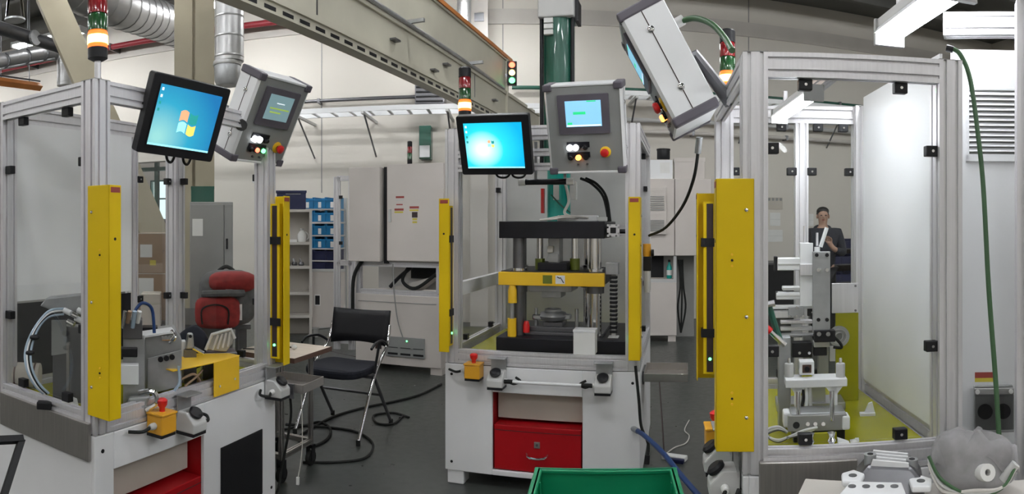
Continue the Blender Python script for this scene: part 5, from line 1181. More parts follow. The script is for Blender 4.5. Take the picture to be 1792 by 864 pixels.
p = t.lp(333, 588, 3.095); t.part('eye', MB().cyl(p, p+Vector((0, -0.004, 0)), 0.008, 12), 'black'); t.part('foot', MB().box(-0.03, 0.03, 0, 0.05, 0, t.lp(333, 612, 3.1).z), 'dsteel'); t.part('tip', MB().sweep([t.lp(338, 608, 3.09), t.lp(356, 618, 3.09)], 0.01, 8), 'chrome', smooth=True)
t.part('white_block', MB().box(*(lambda a, b: (a.x, b.x, a.y, a.y+0.06, 0.0, b.z))(t.lp(310, 615, 3.12), t.lp(325, 598, 3.12))), 'sheet')
# behind the side glass
F1b = rad(30)
t = jig('hose_bundle', 'arched bundle of clear pneumatic tubes behind the side glass', 'tubing', 60, 690, 2.75, F1b)
for k in range(4):
    d_ = k*3
    t.part('tube_line', MB().tube([t.lp(112, 540+d_, 2.72), t.lp(85, 545+d_, 2.72), t.lp(60+d_*0.7, 575, 2.70), t.lp(45+d_, 612, 2.68), t.lp(47+d_, 645, 2.66), t.lp(60+d_, 672, 2.66), t.lp(76+d_, 688, 2.68)], 0.006), ('tubing', 'sheet', 'rubber', 'tubing')[k], smooth=True)
for px, py in ((47, 617), (56, 590)): 
    p = t.lp(px+5, py, 2.68); t.part('cable_tie', MB().ell(p, 0.022, 0.018, 0.012), 'black', smooth=True)
t.part('end_clamp', MB().box(*(lambda a: (a.x-0.03, a.x+0.03, a.y-0.02, a.y+0.02, 0.0, 0.03))(t.lp(78, 690, 2.68))), 'black', bevel=0.004)
t = jig('gripper_head', 'small silver gripper head on a dark post behind the side glass', 'gripper', 120, 690, 2.75, F1b)
t.part('post', MB().box(*(lambda a, b: (a.x, b.x, a.y, a.y+0.07, 0, b.z))(t.lp(92, 640, 2.78), t.lp(150, 570, 2.78))), 'dsteel', bevel=0.004)
t.part('head', MB().prism([t.lp(70, 535, 2.8), t.lp(80, 522, 2.8), t.lp(150, 515, 2.8), t.lp(150, 545, 2.8), t.lp(95, 545, 2.8)], (0, 0.10, 0)), 'alu_d', bevel=0.004)
for k, (px, py) in enumerate(((112, 542), (124, 548), (132, 556), (118, 562), (136, 542))):
    p = t.lp(px, py, 2.72); t.part('fitting', MB().cyl(p, p+Vector((0.03, -0.01, -0.012)), 0.012, 12), 'chrome' if k % 2 else 'sheet', smooth=True)
t.part('side_plate', MB().prism([t.lp(90, 622, 2.74), t.lp(116, 618, 2.74), t.lp(116, 560, 2.74), t.lp(90, 560, 2.74)], (0, 0.006, 0)), 'mgrey')
t.part('foot_bracket', MB().box(*(lambda a, b: (a.x, b.x, a.y, a.y+0.03, 0, b.z))(t.lp(116, 690, 2.66), t.lp(121, 600, 2.66))), 'steel')
t = jig('white_cone', 'white plastic cone standing by the side glass', 'cone', 122, 705, 2.66, 0)
t.part('cone', MB().lathe([(0.04, 0), (0.03, 0.045), (0.02, 0.05)], n=18), 'paper', smooth=True); t.part('rim', MB().lathe([(0.046, 0), (0.046, 0.006)], n=18), 'paper')
t = jig('beige_canister', 'beige round canister lying behind the side glass', 'canister', 36, 655, 2.98, F1b)
t.part('body', MB().cyl((-0.08, 0.05, 0.06), (0.08, 0.05, 0.06), 0.055, 18), 'carton_l', smooth=True)
for x in (-0.03, 0.06): t.part('band', MB().cyl((x-0.004, 0.05, 0.06), (x+0.004, 0.05, 0.06), 0.057, 18), 'dwood', smooth=True)
# things standing behind the jig station, under its white sheet
c = P(60, 600, 3.9)
t = T('green_drum', 'dark green drum behind the jig station', 'drum', (c.x, c.y, 0))
t.part('body', MB().lathe([(0.24, 0), (0.25, 0.02), (0.25, 0.90), (0.23, 0.93)], n=24), 'dgreen', smooth=True); t.part('hoop', MB().lathe([(0.255, 0.3), (0.262, 0.32), (0.255, 0.34)], n=24), 'dgreen', smooth=True); t.part('lid', MB().lathe([(0.26, 0.91), (0.26, 0.94), (0.1, 0.95)], n=24), 'black')
c = P(20, 600, 4.5)
t = T('dark_bench', 'dark workbench standing behind the jig station', 'bench', (c.x, c.y, 0), rad(25))
t.part('top', MB().box(-0.6, 0.52, 0, 0.5, 0.80, 0.84), 'dsteel'); t.part('front_panel', MB().box(-0.58, 0.50, 0.03, 0.05, 0.1, 0.80), 'black')
for x in (-0.55, 0.47): t.part('leg', MB().box(x-0.03, x+0.03, 0.02, 0.08, 0, 0.8), 'dsteel')

# ================================================================== TOOLING IN THE RIGHT STATION
F3 = -rad(20)
R_ = 2.62
t = jig('tooling_machine', 'upright grey tooling head with white actuators in the test station', 'tooling', 1430, 660, R_, F3)
def bx(name, x0, y0, x1, y1, r, dep, mm, parent=None, bev=0.002): return t.part(name, t.pb(MB(), x0, y0, x1, y1, r, dep), mm, parent, bevel=bev)
pl = bx('tool_plate', 1422, 440, 1453, 583, R_-0.03, 0.02, 'alu_d')
for px, py in ((1429, 446), (1447, 446), (1432, 472), (1447, 472), (1432, 559), (1447, 559)):
    p = t.lp(px, py, R_-0.033); t.part('bolt', MB().cyl(p, p+Vector((0, -0.008, 0)), 0.0075, 10), 'chrome' if py > 450 and py < 500 else 'black', pl, smooth=True)
bx('white_column', 1400, 425, 1423, 536, R_, 0.05, 'sheet')
for (x0, y0, x1, y1) in ((1360, 451, 1402, 473), (1369, 501, 1402, 508), (1358, 511, 1402, 524)):
    o = bx('actuator', x0, y0, x1, y1, R_+0.01, 0.045, 'sheet', None, 0.004)
    bx('actuator_groove', x0, (y0+y1)/2-1, x1, (y0+y1)/2+1, R_+0.008, 0.01, 'lgrey', o, 0)
bx('actuator_cap', 1355, 449, 1361, 475, R_+0.005, 0.055, 'black'); bx('actuator_cap', 1358, 511, 1362, 524, R_+0.005, 0.05, 'black')
bx('coupling', 1400, 462, 1423, 482, R_-0.012, 0.02, 'alu')
for (x0, y0, x1, y1, mm) in ((1350, 534, 1422, 540, 'sheet'), (1352, 544, 1400, 556, 'alu'), (1366, 560, 1422, 566, 'alu'), (1366, 572, 1422, 578, 'lgrey'), (1385, 566, 1404, 590, 'alu_d'), (1368, 584, 1424, 588, 'alu_d')): bx('cross_rail', x0, y0, x1, y1, R_+0.02, 0.035, mm)
sp = bx('stop_plate', 1380, 537, 1407, 554, R_-0.005, 0.02, 'alu_d')
for px, py in ((1394, 538), (1382, 553), (1394, 553), (1405, 553)):
    p = t.lp(px, py, R_-0.008); t.part('bolt', MB().cyl(p, p+Vector((0, -0.006, 0)), 0.006, 10), 'chrome', sp, smooth=True)
bb = bx('slide_block', 1425, 578, 1462, 598, R_-0.05, 0.05, 'black')
for px in (1433, 1449): p = t.lp(px, 584, R_-0.053); t.part('bolt', MB().cyl(p, p+Vector((0, -0.006, 0)), 0.009, 12), 'chrome', bb, smooth=True)
b2 = bx('sensor_block', 1386, 599, 1421, 625, R_-0.02, 0.05, 'black')
for px in (1399, 1416): p = t.lp(px, 617, R_-0.023); t.part('bolt', MB().cyl(p, p+Vector((0, -0.006, 0)), 0.006, 10), 'chrome', b2, smooth=True)
bx('slide_rail', 1424, 598, 1452, 607, R_-0.02, 0.05, 'lgrey'); bx('lower_block', 1424, 607, 1447, 622, R_-0.01, 0.05, 'black'); bx('stop_pin', 1452, 606, 1462, 632, R_, 0.02, 'lgrey')
for z_ in (0,):
    bx('riser', 1405, 588, 1418, 655, R_+0.05, 0.04, 'alu_d'); bx('riser', 1432, 600, 1450, 660, R_+0.05, 0.04, 'alu_d')
t.part('base_block', MB().box(-0.16, 0.12, 0.03, 0.16, 0, 0.03), 'alu_d', bevel=0.003)
t.part('riser', MB().box(-0.05, 0.04, 0.05, 0.12, 0.03, 0.12), 'alu_d')
for k in range(3): t.part('spindle', MB().cyl(t.lp(1408+11*k, 430, R_+0.02), t.lp(1408+11*k, 395+6*k, R_+0.02), 0.005, 8), 'black' if k == 1 else 'alu', smooth=True)
t.part('angled_rod', MB().cyl(t.lp(1436, 432, R_), t.lp(1447, 398, R_), 0.008, 8), 'sheet', smooth=True); t.part('fitting', MB().cyl(t.lp(1430, 440, R_), t.lp(1430, 432, R_), 0.012, 10), 'sheet', smooth=True)
t.part('cable', MB().tube([t.lp(1458, 588, R_-0.04), t.lp(1470, 600, R_-0.04), t.lp(1472, 608, R_-0.04), t.lp(1458, 607, R_-0.04)], 0.006), 'rubber', smooth=True)
bx('right_plate', 1455, 495, 1502, 547, R_+0.12, 0.01, 'alu')
for px, py in ((1459, 500), (1497, 500), (1459, 543), (1497, 543)): p = t.lp(px, py, R_+0.115); t.part('bolt', MB().cyl(p, p+Vector((0, -0.004, 0)), 0.005, 8), 'dsteel', smooth=True)
t = jig('olive_panel', 'upright olive panel with a grey disc behind the tooling head', 'panel', 1482, 660, 2.80, F3)
z1 = t.lp(1482, 547, 2.80).z; xa, xb = t.lp(1462, 600, 2.8).x, t.lp(1503, 600, 2.8).x
t.part('panel', MB().box(xa, xb, 0, 0.012, 0, z1), 'olive', bevel=0.002); p = t.lp(1468, 588, 2.795); t.part('disc', MB().cyl(p, p+Vector((0, -0.008, 0)), 0.045, 24), 'alu_d', smooth=True)
for k in (0.015, 0.03): t.part('ring', MB().lathe([(k+0.003, 0), (k+0.003, 0.003), (k, 0.003), (k, 0)], n=20, T=Matrix.Translation(p+Vector((0, -0.009, 0))) @ Matrix.Rotation(rad(90), 4, 'X')), 'lgrey')
t = jig('toggle_clamp', 'toggle clamp with red grip beside the test station front post', 'clamp', 1368, 650, 2.42, F3)
t.part('lever', MB().tube([t.lp(1340, 533, 2.42), t.lp(1347, 540, 2.42), t.lp(1356, 570, 2.42), t.lp(1366, 598, 2.42)], 0.012), 'dgreen', smooth=True)
t.part('red_grip', MB().cyl(t.lp(1335, 568, 2.41), t.lp(1349, 580, 2.41), 0.013, 12), 'bred', smooth=True); t.part('link', MB().sweep([t.lp(1349, 580, 2.41), t.lp(1374, 604, 2.41)], 0.011, 8), 'chrome', smooth=True)
t.part('pivot', MB().sweep([t.lp(1338, 534, 2.41), t.lp(1356, 530, 2.41)], 0.012, 8), 'chrome', smooth=True); t.part('stand', MB().box(*(lambda a, b: (a.x, b.x, a.y, a.y+0.05, 0, b.z))(t.lp(1362, 650, 2.42), t.lp(1384, 590, 2.42))), 'alu_d', bevel=0.004)
RG = 2.36
t = jig('portal_fixture', 'white portal fixture with two pins and a small camera box', 'fixture', 1428, 720, RG, F3)
def bz(name, x0, y0, x1, y1, r, dep, mm, parent=None, bev=0.003): return t.part(name, t.pb(MB(), x0, y0, x1, y1, r, dep), mm, parent, bevel=bev)
bz('beam', 1374, 662, 1483, 676, RG, 0.09, 'sheet')
for x0, x1 in ((1391, 1402), (1454, 1466)):
    a, b = t.lp(x0, 676, RG), t.lp(x1, 676, RG); t.part('leg', MB().box(a.x, b.x, a.y, a.y+0.03, 0, a.z), 'sheet', bevel=0.002); t.part('gusset', MB().prism([(a.x-0.02, a.y, a.z), (b.x+0.02, a.y, a.z), (b.x, a.y, a.z-0.025), (a.x, a.y, a.z-0.025)], (0, 0.03, 0)), 'sheet')
for px in (1382, 1473):
    p = t.lp(px, 662, RG); p.y += 0.03; h_ = t.lp(px, 634, RG).z-p.z
    k = t.part('pin_holder', MB().lathe([(0.017, 0), (0.017, h_*0.8), (0.015, h_*0.85)], p, 18), 'lgrey', smooth=True); t.part('pin', MB().lathe([(0.006, h_*0.8), (0.006, h_*1.1), (0.004, h_*1.2)], p, 12), 'chrome', k, smooth=True)
cb = bz('camera_box', 1399, 632, 1425, 656, RG+0.03, 0.05, 'sheet'); bz('camera_face', 1404, 638, 1420, 652, RG+0.027, 0.01, 'dwood', cb, 0); bz('camera_foot', 1403, 656, 1421, 663, RG+0.03, 0.05, 'olive', cb)
p = t.lp(1412, 645, RG+0.025); t.part('camera_lens', MB().cyl(p, p+Vector((0, -0.012, 0)), 0.010, 14), 'black', cb, smooth=True)
for k in range(3): t.part('air_fitting', MB().tube([t.lp(1404+7*k, 678, RG+0.01), t.lp(1406+6*k, 695, RG-0.0), t.lp(1403+8*k, 712, RG)], 0.006), ('rubber', 'sheet', 'lgrey')[k], smooth=True)
RB = 2.27
t = jig('valve_terminal', 'grey valve terminal block with rods, hoses and white end plates', 'valve block', 1430, 775, RB, F3)
z0 = t.lp(1430, 752, RB).z
t.part('base_block', MB().box(t.lp(1388, 752, RB).x, t.lp(1480, 752, RB).x, 0.0, 0.10, 0, z0), 'black', bevel=0.003)
bz('body', 1378, 724, 1482, 752, RB, 0.10, 'grey'); bz('top_plate', 1384, 720, 1480, 727, RB+0.01, 0.09, 'alu_d')
bz('end_plate', 1371, 722, 1383, 748, RB-0.005, 0.06, 'sheet', None, 0.006); bz('end_plate', 1474, 728, 1488, 752, RB-0.005, 0.06, 'sheet', None, 0.006)
for px in (1397, 1456):
    p = t.lp(px, 735, RB-0.005); t.part('rod', MB().cyl(p, t.lp(px, 684, RB-0.005), 0.009, 12), 'chrome', smooth=True)
for px in (1413, 1426, 1440): p = t.lp(px, 742, RB-0.006); t.part('fitting', MB().cyl(p, p+Vector((0, -0.015, 0.005)), 0.007, 10), 'chrome', smooth=True)
p = t.lp(1393, 742, RB-0.01); t.part('round_port', MB().cyl(p, p+Vector((0, -0.012, 0)), 0.012, 14), 'black', smooth=True)
for k in range(3): t.part('hose', MB().tube([t.lp(1430-6*k, 748+k*3, RB-0.03), t.lp(1405, 754+k*3, RB-0.05), t.lp(1382, 764, RB-0.05), t.lp(1362, 770+k, RB-0.04), t.lp(1344, 764, RB-0.03), t.lp(1343, 752+k*3, RB-0.02), t.lp(1362, 747+k*2, RB-0.02), t.lp(1378, 756, RB-0.02)], 0.0055), ('lgrey', 'sheet', 'dsteel')[k], smooth=True)
t = jig('clear_block', 'small clear plastic block with chrome posts at the glass edge', 'block', 1437, 792, 2.16, F3)
t.part('base', MB().box(-0.065, 0.06, -0.01, 0.035, 0, 0.02), 'sheet', bevel=0.003); t.part('plate', MB().box(-0.06, 0.055, 0.02, 0.03, 0.02, 0.06), 'olive', bevel=0.002)
for x in (-0.035, 0.035): t.part('post', MB().lathe([(0.014, 0.02), (0.009, 0.03), (0.015, 0.04), (0.009, 0.05), (0.014, 0.065)], (x, 0.005, 0), 14), 'chrome', smooth=True)
t.part('side_piece', MB().prism([(0.06, 0, 0), (0.11, 0.01, 0), (0.10, 0.03, 0.02), (0.06, 0.03, 0.035)], (0, 0.02, 0)), 'sheet')
c = G(1495, 772, ZTAB); t = T('paper_scrap', 'white paper scrap lying on the olive base plate', 'paper', c, 0.5); t.part('sheet', MB().prism([(-0.025, 0, 0), (0.0, -0.02, 0.002), (0.03, 0.0, 0.003), (0.002, 0.02, 0.001)], (0, 0, 0.001)), 'paper'); t.part('fold', MB().prism([(0.0, -0.02, 0.003), (0.03, 0, 0.004), (0.01, 0.004, 0.008)], (0, 0, 0.001)), 'paper')
c = G(1518, 726, ZTAB); t = T('clear_cube', 'small clear plastic bracket by the white back sheet', 'bracket', c, -0.4); t.part('foot', MB().box(-0.03, 0.03, -0.015, 0.015, 0, 0.01), 'sheet'); t.part('upright', MB().prism([(-0.01, 0, 0.01), (0.03, 0, 0.01), (0.02, 0, 0.05), (0.005, 0, 0.045)], (0, 0.012, 0)), 'sheet')
tower(on(S3, 0.10, 0.05, ZT+0.003), 'tower light with lit amber segment behind the tilted control panel', ('l_amber', 'l_green', 'l_red'), 0.036, 0.03)

# ------------------------------------------------------------------ bench lamps and their beams
def bench_lamp(p0, p1, label, tm='tubeblue', k=1.0):
    d = (p1-p0); L = d.length; t = T('bench_lamp', label, 'light', p0, math.atan2(d.y, d.x))
    t.part('housing', MB().box(0, L, -0.06*k, 0.06*k, 0.045*k, 0.085*k), 'lgrey', bevel=0.003); t.part('reflector', MB().prism([(0, -0.075*k, 0.02*k), (0, 0.075*k, 0.02*k), (0, 0.06*k, 0.045*k), (0, -0.06*k, 0.045*k)], (L, 0, 0)), 'sheet')
    t.part('tube', MB().cyl((0.02, 0, 0), (L-0.02, 0, 0), 0.026*k, 12), tm, smooth=True)
    for x in (0, L): t.part('end_cap', MB().box(x-0.012*k, x+0.012*k, -0.07*k, 0.07*k, -0.03*k, 0.085*k), 'grey')
    for x in (L*0.2, L*0.8): t.part('hanger', MB().box(x-0.015*k, x+0.015*k, -0.015*k, 0.015*k, 0.085*k, 0.22 if p0.z > 2.1 else 0.10), 'alu')
    return t
zl = 2.33
b0 = P(1556, HY-(zl-EYE)*F/2.95, 2.95); b1 = P(1678, HY-(zl-EYE)*F/2.35, 2.35)
bench_lamp(b0, b1, 'bright tube lamp hung over the test station and white enclosure')
zi = 1.935
c0_ = P(1364, HY-(zi-EYE)*F/2.74, 2.74); c1_ = P(1424, HY-(zi-EYE)*F/2.24, 2.24)
il = bench_lamp(c0_, c1_, 'bright tube lamp hung inside the glazed test station', 'tubein', 0.5)
def beam(p, q, label, w=0.06, h=0.09, posts=()):
    d = q-p; t = T('lamp_beam', label, 'beam', p, math.atan2(d.y, d.x)); L = d.length
    t.part('profile', MB().profile((0, 0, 0), (L, 0, 0), w, h), 'alu'); t.part('end_cap', MB().box(-0.008, 0, -w/2, w/2, -h/2, h/2), 'grey'); t.part('end_cap', MB().box(L, L+0.008, -w/2, w/2, -h/2, h/2), 'grey')
    for x in posts: t.part('post', MB().profile((x, 0, -h/2), (x, 0, -p.z), 0.045, 0.045, up=(0, 1, 0)), 'alu')
    return t
u3 = (b1-b0).normalized(); 
pA = b0-u3*0.10+Vector((0, 0, 0.27)); pB = b1+u3*0.8+Vector((0, 0, 0.27))
beam(pA, pB, 'aluminium beam carrying the bright tube lamp')
q0 = P(1655, 45, 2.62); q1 = P(1830, 45, 2.62); q1.z = q0.z
beam(q0, q1, 'aluminium beam above the white louvred enclosure')

# ------------------------------------------------------------------ white louvred enclosure on the right
RE = 2.62; AE = rad(38)
c = P(1664, 392, RE)
t = T('louvred_enclosure', 'tall white enclosure with a louvred vent and socket box', 'enclosure', (c.x, c.y, 0), -AE)
he = EYE-(86-HY)/F*RE
xl = lambda px: (lambda a, o: o.x+(a.x-o.x)*((0-o.y)/(a.y-o.y)))(t.L(P(px, 392, 1.0)), t.L((0, 0, EYE)))
def zl_(px, py):
    w = t.mw @ Vector((xl(px), 0, 0)); return EYE-(py-HY)/F*math.hypot(w.x, w.y)
t.part('body', MB().box(0, xl(1830)+0.7, 0, 0.5, 0, he), 'sheet', bevel=0.004)
lx0, lx1, lz0, lz1 = xl(1690), xl(1800), zl_(1745, 283), zl_(1745, 154)
fr = MB(); fr.box(lx0, lx1, -0.012, 0, lz1-0.012, lz1).box(lx0, lx1, -0.012, 0, lz0, lz0+0.03).box(lx0, lx0+0.014, -0.012, 0, lz0, lz1).box(lx1-0.014, lx1, -0.012, 0, lz0, lz1)
lv = t.part('louvre_frame', fr, 'sheet', bevel=0.002); t.part('louvre_back', MB().box(lx0+0.01, lx1-0.01, -0.002, 0.001, lz0+0.02, lz1-0.01), 'grey', lv)
n_ = 12
for k in range(n_):
    z = lz0+0.034+(lz1-lz0-0.05)*k/n_; hh = (lz1-lz0-0.05)/n_
    t.part('louvre_slat', MB().prism([(lx0+0.014, -0.004, z+hh*0.95), (lx0+0.014, -0.014, z+hh*0.25), (lx0+0.014, -0.016, z+hh*0.30), (lx0+0.014, -0.003, z+hh)], (lx1-lx0-0.028, 0, 0)), 'sheet', lv)
t.part('warning_label', MB().box(xl(1706), xl(1738), -0.001, 0, zl_(1720, 661), zl_(1720, 651)), 'lab_red'); t.part('warning_label', MB().box(xl(1706), xl(1738), -0.001, 0, zl_(1720, 668), zl_(1720, 661)), 'lab_yel')
sx0, sx1, sz0, sz1 = xl(1704), xl(1772), zl_(1735, 746), zl_(1735, 673)
t2 = T('socket_box', 'grey socket box with a dark clear cover on the white enclosure', 'socket box', t.mw @ Vector(((sx0+sx1)/2, 0, sz0)), -AE)
wd_ = (sx1-sx0)/2; hs = sz1-sz0
t2.part('box', MB().box(-wd_, wd_, -0.05, 0, 0, hs), 'mgrey', bevel=0.004); t2.part('lid_rail', MB().box(-wd_, wd_, -0.06, -0.03, hs-0.025, hs), 'grey', bevel=0.003)
for k in (-0.35, 0.35): t2.part('socket', MB().cyl((wd_*k*1.3, -0.056, hs*0.45), (wd_*k*1.3, -0.05, hs*0.45), 0.03, 18), 'black', smooth=True); t2.part('hinge', MB().cyl((wd_*k*2.4, -0.066, hs-0.012), (wd_*k*2.4, -0.06, hs-0.012), 0.009, 10), 'paper')
t2.part('cover', MB().box(-wd_*0.97, wd_*0.97, -0.075, -0.07, 0.0, hs-0.025), 'bag')
t = T('frame_upright', 'aluminium profile upright in front of the white enclosure', 'post', (*(P(1797, 392, 2.35).xy), 0), -AE)
t.part('profile', MB().profile((0, 0, 0.01), (0, 0, 2.3), 0.08, 0.08, up=(0, 1, 0)), 'alu'); t.part('foot_plate', MB().box(-0.06, 0.06, -0.06, 0.06, 0, 0.012), 'dsteel')
t = T('green_hose', 'green hose hanging from the test station down to the bench', 'hose', P(1752, 835, 2.02))
t.part('hose', MB().tube([t.lp(*a) for a in ((1662, 84, 2.25), (1680, 95, 2.25), (1698, 140, 2.25), (1712, 240, 2.22), (1721, 330, 2.2), (1730, 500, 2.15), (1742, 660, 2.1), (1748, 760, 2.06), (1752, 840, 2.02))], 0.0085, 10), 'cable_g', smooth=True); t.part('ferrule', MB().sweep([t.lp(1656, 84, 2.25), t.lp(1668, 87, 2.25)], 0.012, 10), 'black', smooth=True)
t = T('green_conduit', 'thick dark green conduit arching behind the tilted control panel', 'conduit', P(1278, 86, 2.5))
t.part('hose', MB().tube([t.lp(*a) for a in ((1190, 38, 2.7), (1215, 32, 2.65), (1245, 42, 2.55), (1268, 66, 2.45), (1281, 88, 2.35))], 0.012, 10), 'cable_g', smooth=True); t.part('gland', MB().sweep([t.lp(1182, 42, 2.7), t.lp(1196, 34, 2.7)], 0.022, 10), 'lgrey', smooth=True)

# ------------------------------------------------------------------ foreground bench with castings, bag and tubing
zw = 0.72
c = P(1650, 392, 1.98)
t = T('front_bench', 'grey topped bench in front of the test station', 'bench', (c.x, c.y, 0), -rad(36))
t.part('top', MB().box(-0.42, 0.62, -0.75, 0.0, zw-0.03, zw), 'cream', bevel=0.004)
for x in (-0.38, 0.58):
    for y in (-0.71, -0.04): t.part('leg', MB().box(x-0.025, x+0.025, y-0.025, y+0.025, 0, zw-0.03), 'alu')
c = P(1555, 846, 1.86)
t = T('gearbox_casting', 'ribbed aluminium casting with two white eared lugs on the front bench', 'casting', (c.x, c.y, zw), -az(1555))
s_ = 1.86/F
t.part('body', MB().prism([(-68*s_, -0.03, 0.0), (64*s_, -0.03, 0), (60*s_, 0.0, 0.055), (40*s_, 0.02, 0.085), (-36*s_, 0.02, 0.09), (-58*s_, 0.0, 0.055)], (0, 0.11, 0)), 'dsteel', bevel=0.012)
t.part('dark_mouth', MB().prism([(-38*s_, -0.031, 0.0), (38*s_, -0.031, 0.0), (28*s_, -0.031, 0.032), (-30*s_, -0.031, 0.032)], (0, 0.004, 0)), 'black')
for k in range(4): t.part('fin', MB().prism([(-32*s_, 0.02+0.026*k, 0.085), (36*s_, 0.02+0.026*k, 0.078), (36*s_, 0.02+0.026*k, 0.094), (-28*s_, 0.02+0.026*k, 0.104)], (0, 0.008, 0)), 'sheet', bevel=0.002)
for x, z in ((-62, 0.055), (56, 0.04)):
    e = t.part('ear', MB().prism([(x*s_-0.028, -0.06, z), (x*s_+0.025, -0.06, z), (x*s_+0.034, 0.0, z), (x*s_, 0.03, z), (x*s_-0.034, 0.0, z)], (0, 0, 0.018)), 'sheet', bevel=0.006)
    t.part('bore', MB().cyl((x*s_, -0.02, z+0.018), (x*s_, -0.02, z+0.0195), 0.012, 16), 'dsteel', e)
for x, z in ((-33, 0.11), (42, 0.095)):
    e = t.part('boss', MB().lathe([(0.018, z-0.05), (0.018, z)], (x*s_, 0.05, 0), 16), 'alu_d', smooth=True); t.part('bore', MB().lathe([(0.009, z), (0.009, z+0.001)], (x*s_, 0.05, 0), 14), 'black', e)
c = P(1520, 860, 1.70)
t = T('metal_plate', 'drilled aluminium plate lying before the ribbed casting', 'plate', (c.x, c.y, zw), -az(1530))
t.part('plate', MB().prism([(-0.08, 0.0, 0), (0.10, 0.0, 0), (0.09, 0.09, 0), (-0.05, 0.10, 0)], (0, 0, 0.075)), 'sheet', bevel=0.004)
for k in range(4): t.part('bore', MB().cyl((-0.045+k*0.038, 0.06, 0.075), (-0.045+k*0.038, 0.06, 0.077), 0.011, 14), 'dsteel')
# plastic bag of tubing
c = P(1705, 800, 1.93)
t = T('plastic_bag', 'crumpled clear plastic bag of tubing on the front bench', 'bag', (c.x, c.y, zw), -az(1705))
m = pod(MB(), (0, 0, 0.085), 0.125, 0.06, 0.085, n=48, k=20, p=0.75)
def crumple(x, y, z): 
    f = 0.5+0.5*math.sin(23*x+31*z)+0.4*math.sin(61*x-17*z+9*y)
    return (x*(1+0.05*math.sin(47*z+11*y)), y*(1+0.16*f), max(0.002, z+0.011*math.sin(41*x+3*math.sin(29*x))*(z/0.17)))
m.v = [crumple(*q) for q in m.v]; t.part('film', m, 'film', smooth=True)
m = MB(); vs = []
for i in range(25):
    x = -0.13+0.26*i/24; e = 0.135+0.012*math.sin(i*0.5)+0.006*math.sin(i*1.1)-2.2*x*x
    vs += [(x, -0.06-0.006*math.sin(i*0.8), e-0.035+0.012*math.sin(i*0.9)), (x*0.96, -0.015, e+0.035), (x*0.92, 0.03, e+0.022+0.004*math.cos(i*0.8))]
m.add(vs, [(3*i+j, 3*i+3+j, 3*i+4+j, 3*i+1+j) for i in range(24) for j in range(2)]); ft = t.part('folded_top', m, 'film', smooth=True)
sd = ft.modifiers.new('solid', 'SOLIDIFY'); sd.thickness = 0.003
t.part('white_spool', MB().lathe([(0.024, -0.02), (0.024, 0.02), (0.009, 0.02), (0.009, -0.02)], n=18, T=Matrix.Translation((0.03, -0.07, 0.075)) @ Matrix.Rotation(rad(70), 4, 'X') @ Matrix.Rotation(rad(25), 4, 'Y')), 'paper', smooth=True)
t.part('white_sleeve', MB().lathe([(0.014, -0.03), (0.014, 0.03)], n=14, T=Matrix.Translation((0.10, -0.055, 0.07)) @ Matrix.Rotation(rad(40), 4, 'Y')), 'lgrey', smooth=True)
for k in range(3): t.part('tube_line', MB().tube([(-0.13, -0.07, 0.12-0.01*k), (-0.09, -0.09, 0.06-0.015*k), (0.0, -0.10, 0.02+0.008*k), (0.08, -0.09, 0.04), (0.12, -0.06, 0.09)], 0.005), ('cable_g', 'lgrey', 'cable_w')[k], smooth=True)

# ------------------------------------------------------------------ reflected person built as a figure beyond the glass, rack and notices behind
RP = 8.6
c = P(1440, 392, RP); c.z = 0
def skin_mesh(name, nodes, edges, m, parent=None, sub=2):
    me = bpy.data.meshes.new(name); me.from_pydata([n[0] for n in nodes], edges, []); me.materials.append(M[m])
    o = bpy.data.objects.new(name, me); COL.objects.link(o)
    if parent is not None: o.parent = parent
    k = o.modifiers.new('skin', 'SKIN'); k.use_smooth_shade = True
    for i, n in enumerate(nodes):
        r = n[1]; me.skin_vertices[0].data[i].radius = r if isinstance(r, tuple) else (r, r)
    me.skin_vertices[0].data[0].use_root = True
    s = o.modifiers.new('sub', 'SUBSURF'); s.levels = sub; s.render_levels = sub
    return o
body = [((0, 0, 0.95), (0.15, 0.11)), ((0, 0, 1.15), (0.14, 0.10)), ((0, 0, 1.33), (0.16, 0.11)), ((0, 0, 1.43), (0.09, 0.08)), ((0, -0.01, 1.49), (0.055, 0.055)), ((0, -0.02, 1.545), (0.065, 0.075)), ((0, -0.02, 1.60), (0.074, 0.09)), ((0, -0.02, 1.655), (0.07, 0.085)), ((0, -0.015, 1.69), (0.04, 0.05)),
        ((0.19, 0, 1.38), 0.055), ((0.25, -0.04, 1.12), 0.045), ((0.12, -0.22, 1.18), 0.036), ((0.06, -0.26, 1.25), (0.036, 0.022)),
        ((-0.19, 0, 1.38), 0.055), ((-0.25, 0.0, 1.12), 0.045), ((-0.22, -0.12, 0.90), 0.036), ((-0.20, -0.16, 0.83), (0.022, 0.036)),
        ((0.09, 0, 0.88), 0.085), ((0.10, -0.01, 0.50), 0.058), ((0.10, 0.01, 0.09), 0.042), ((0.10, -0.14, 0.04), (0.04, 0.035)),
        ((-0.09, 0, 0.88), 0.085), ((-0.10, -0.01, 0.50), 0.058), ((-0.10, 0.01, 0.09), 0.042), ((-0.10, -0.14, 0.04), (0.04, 0.035))]
be = [(0, 1), (1, 2), (2, 3), (3, 4), (4, 5), (5, 6), (6, 7), (7, 8), (2, 9), (9, 10), (10, 11), (11, 12), (2, 13), (13, 14), (14, 15), (15, 16), (0, 17), (17, 18), (18, 19), (19, 20), (0, 21), (21, 22), (22, 23), (23, 24)]
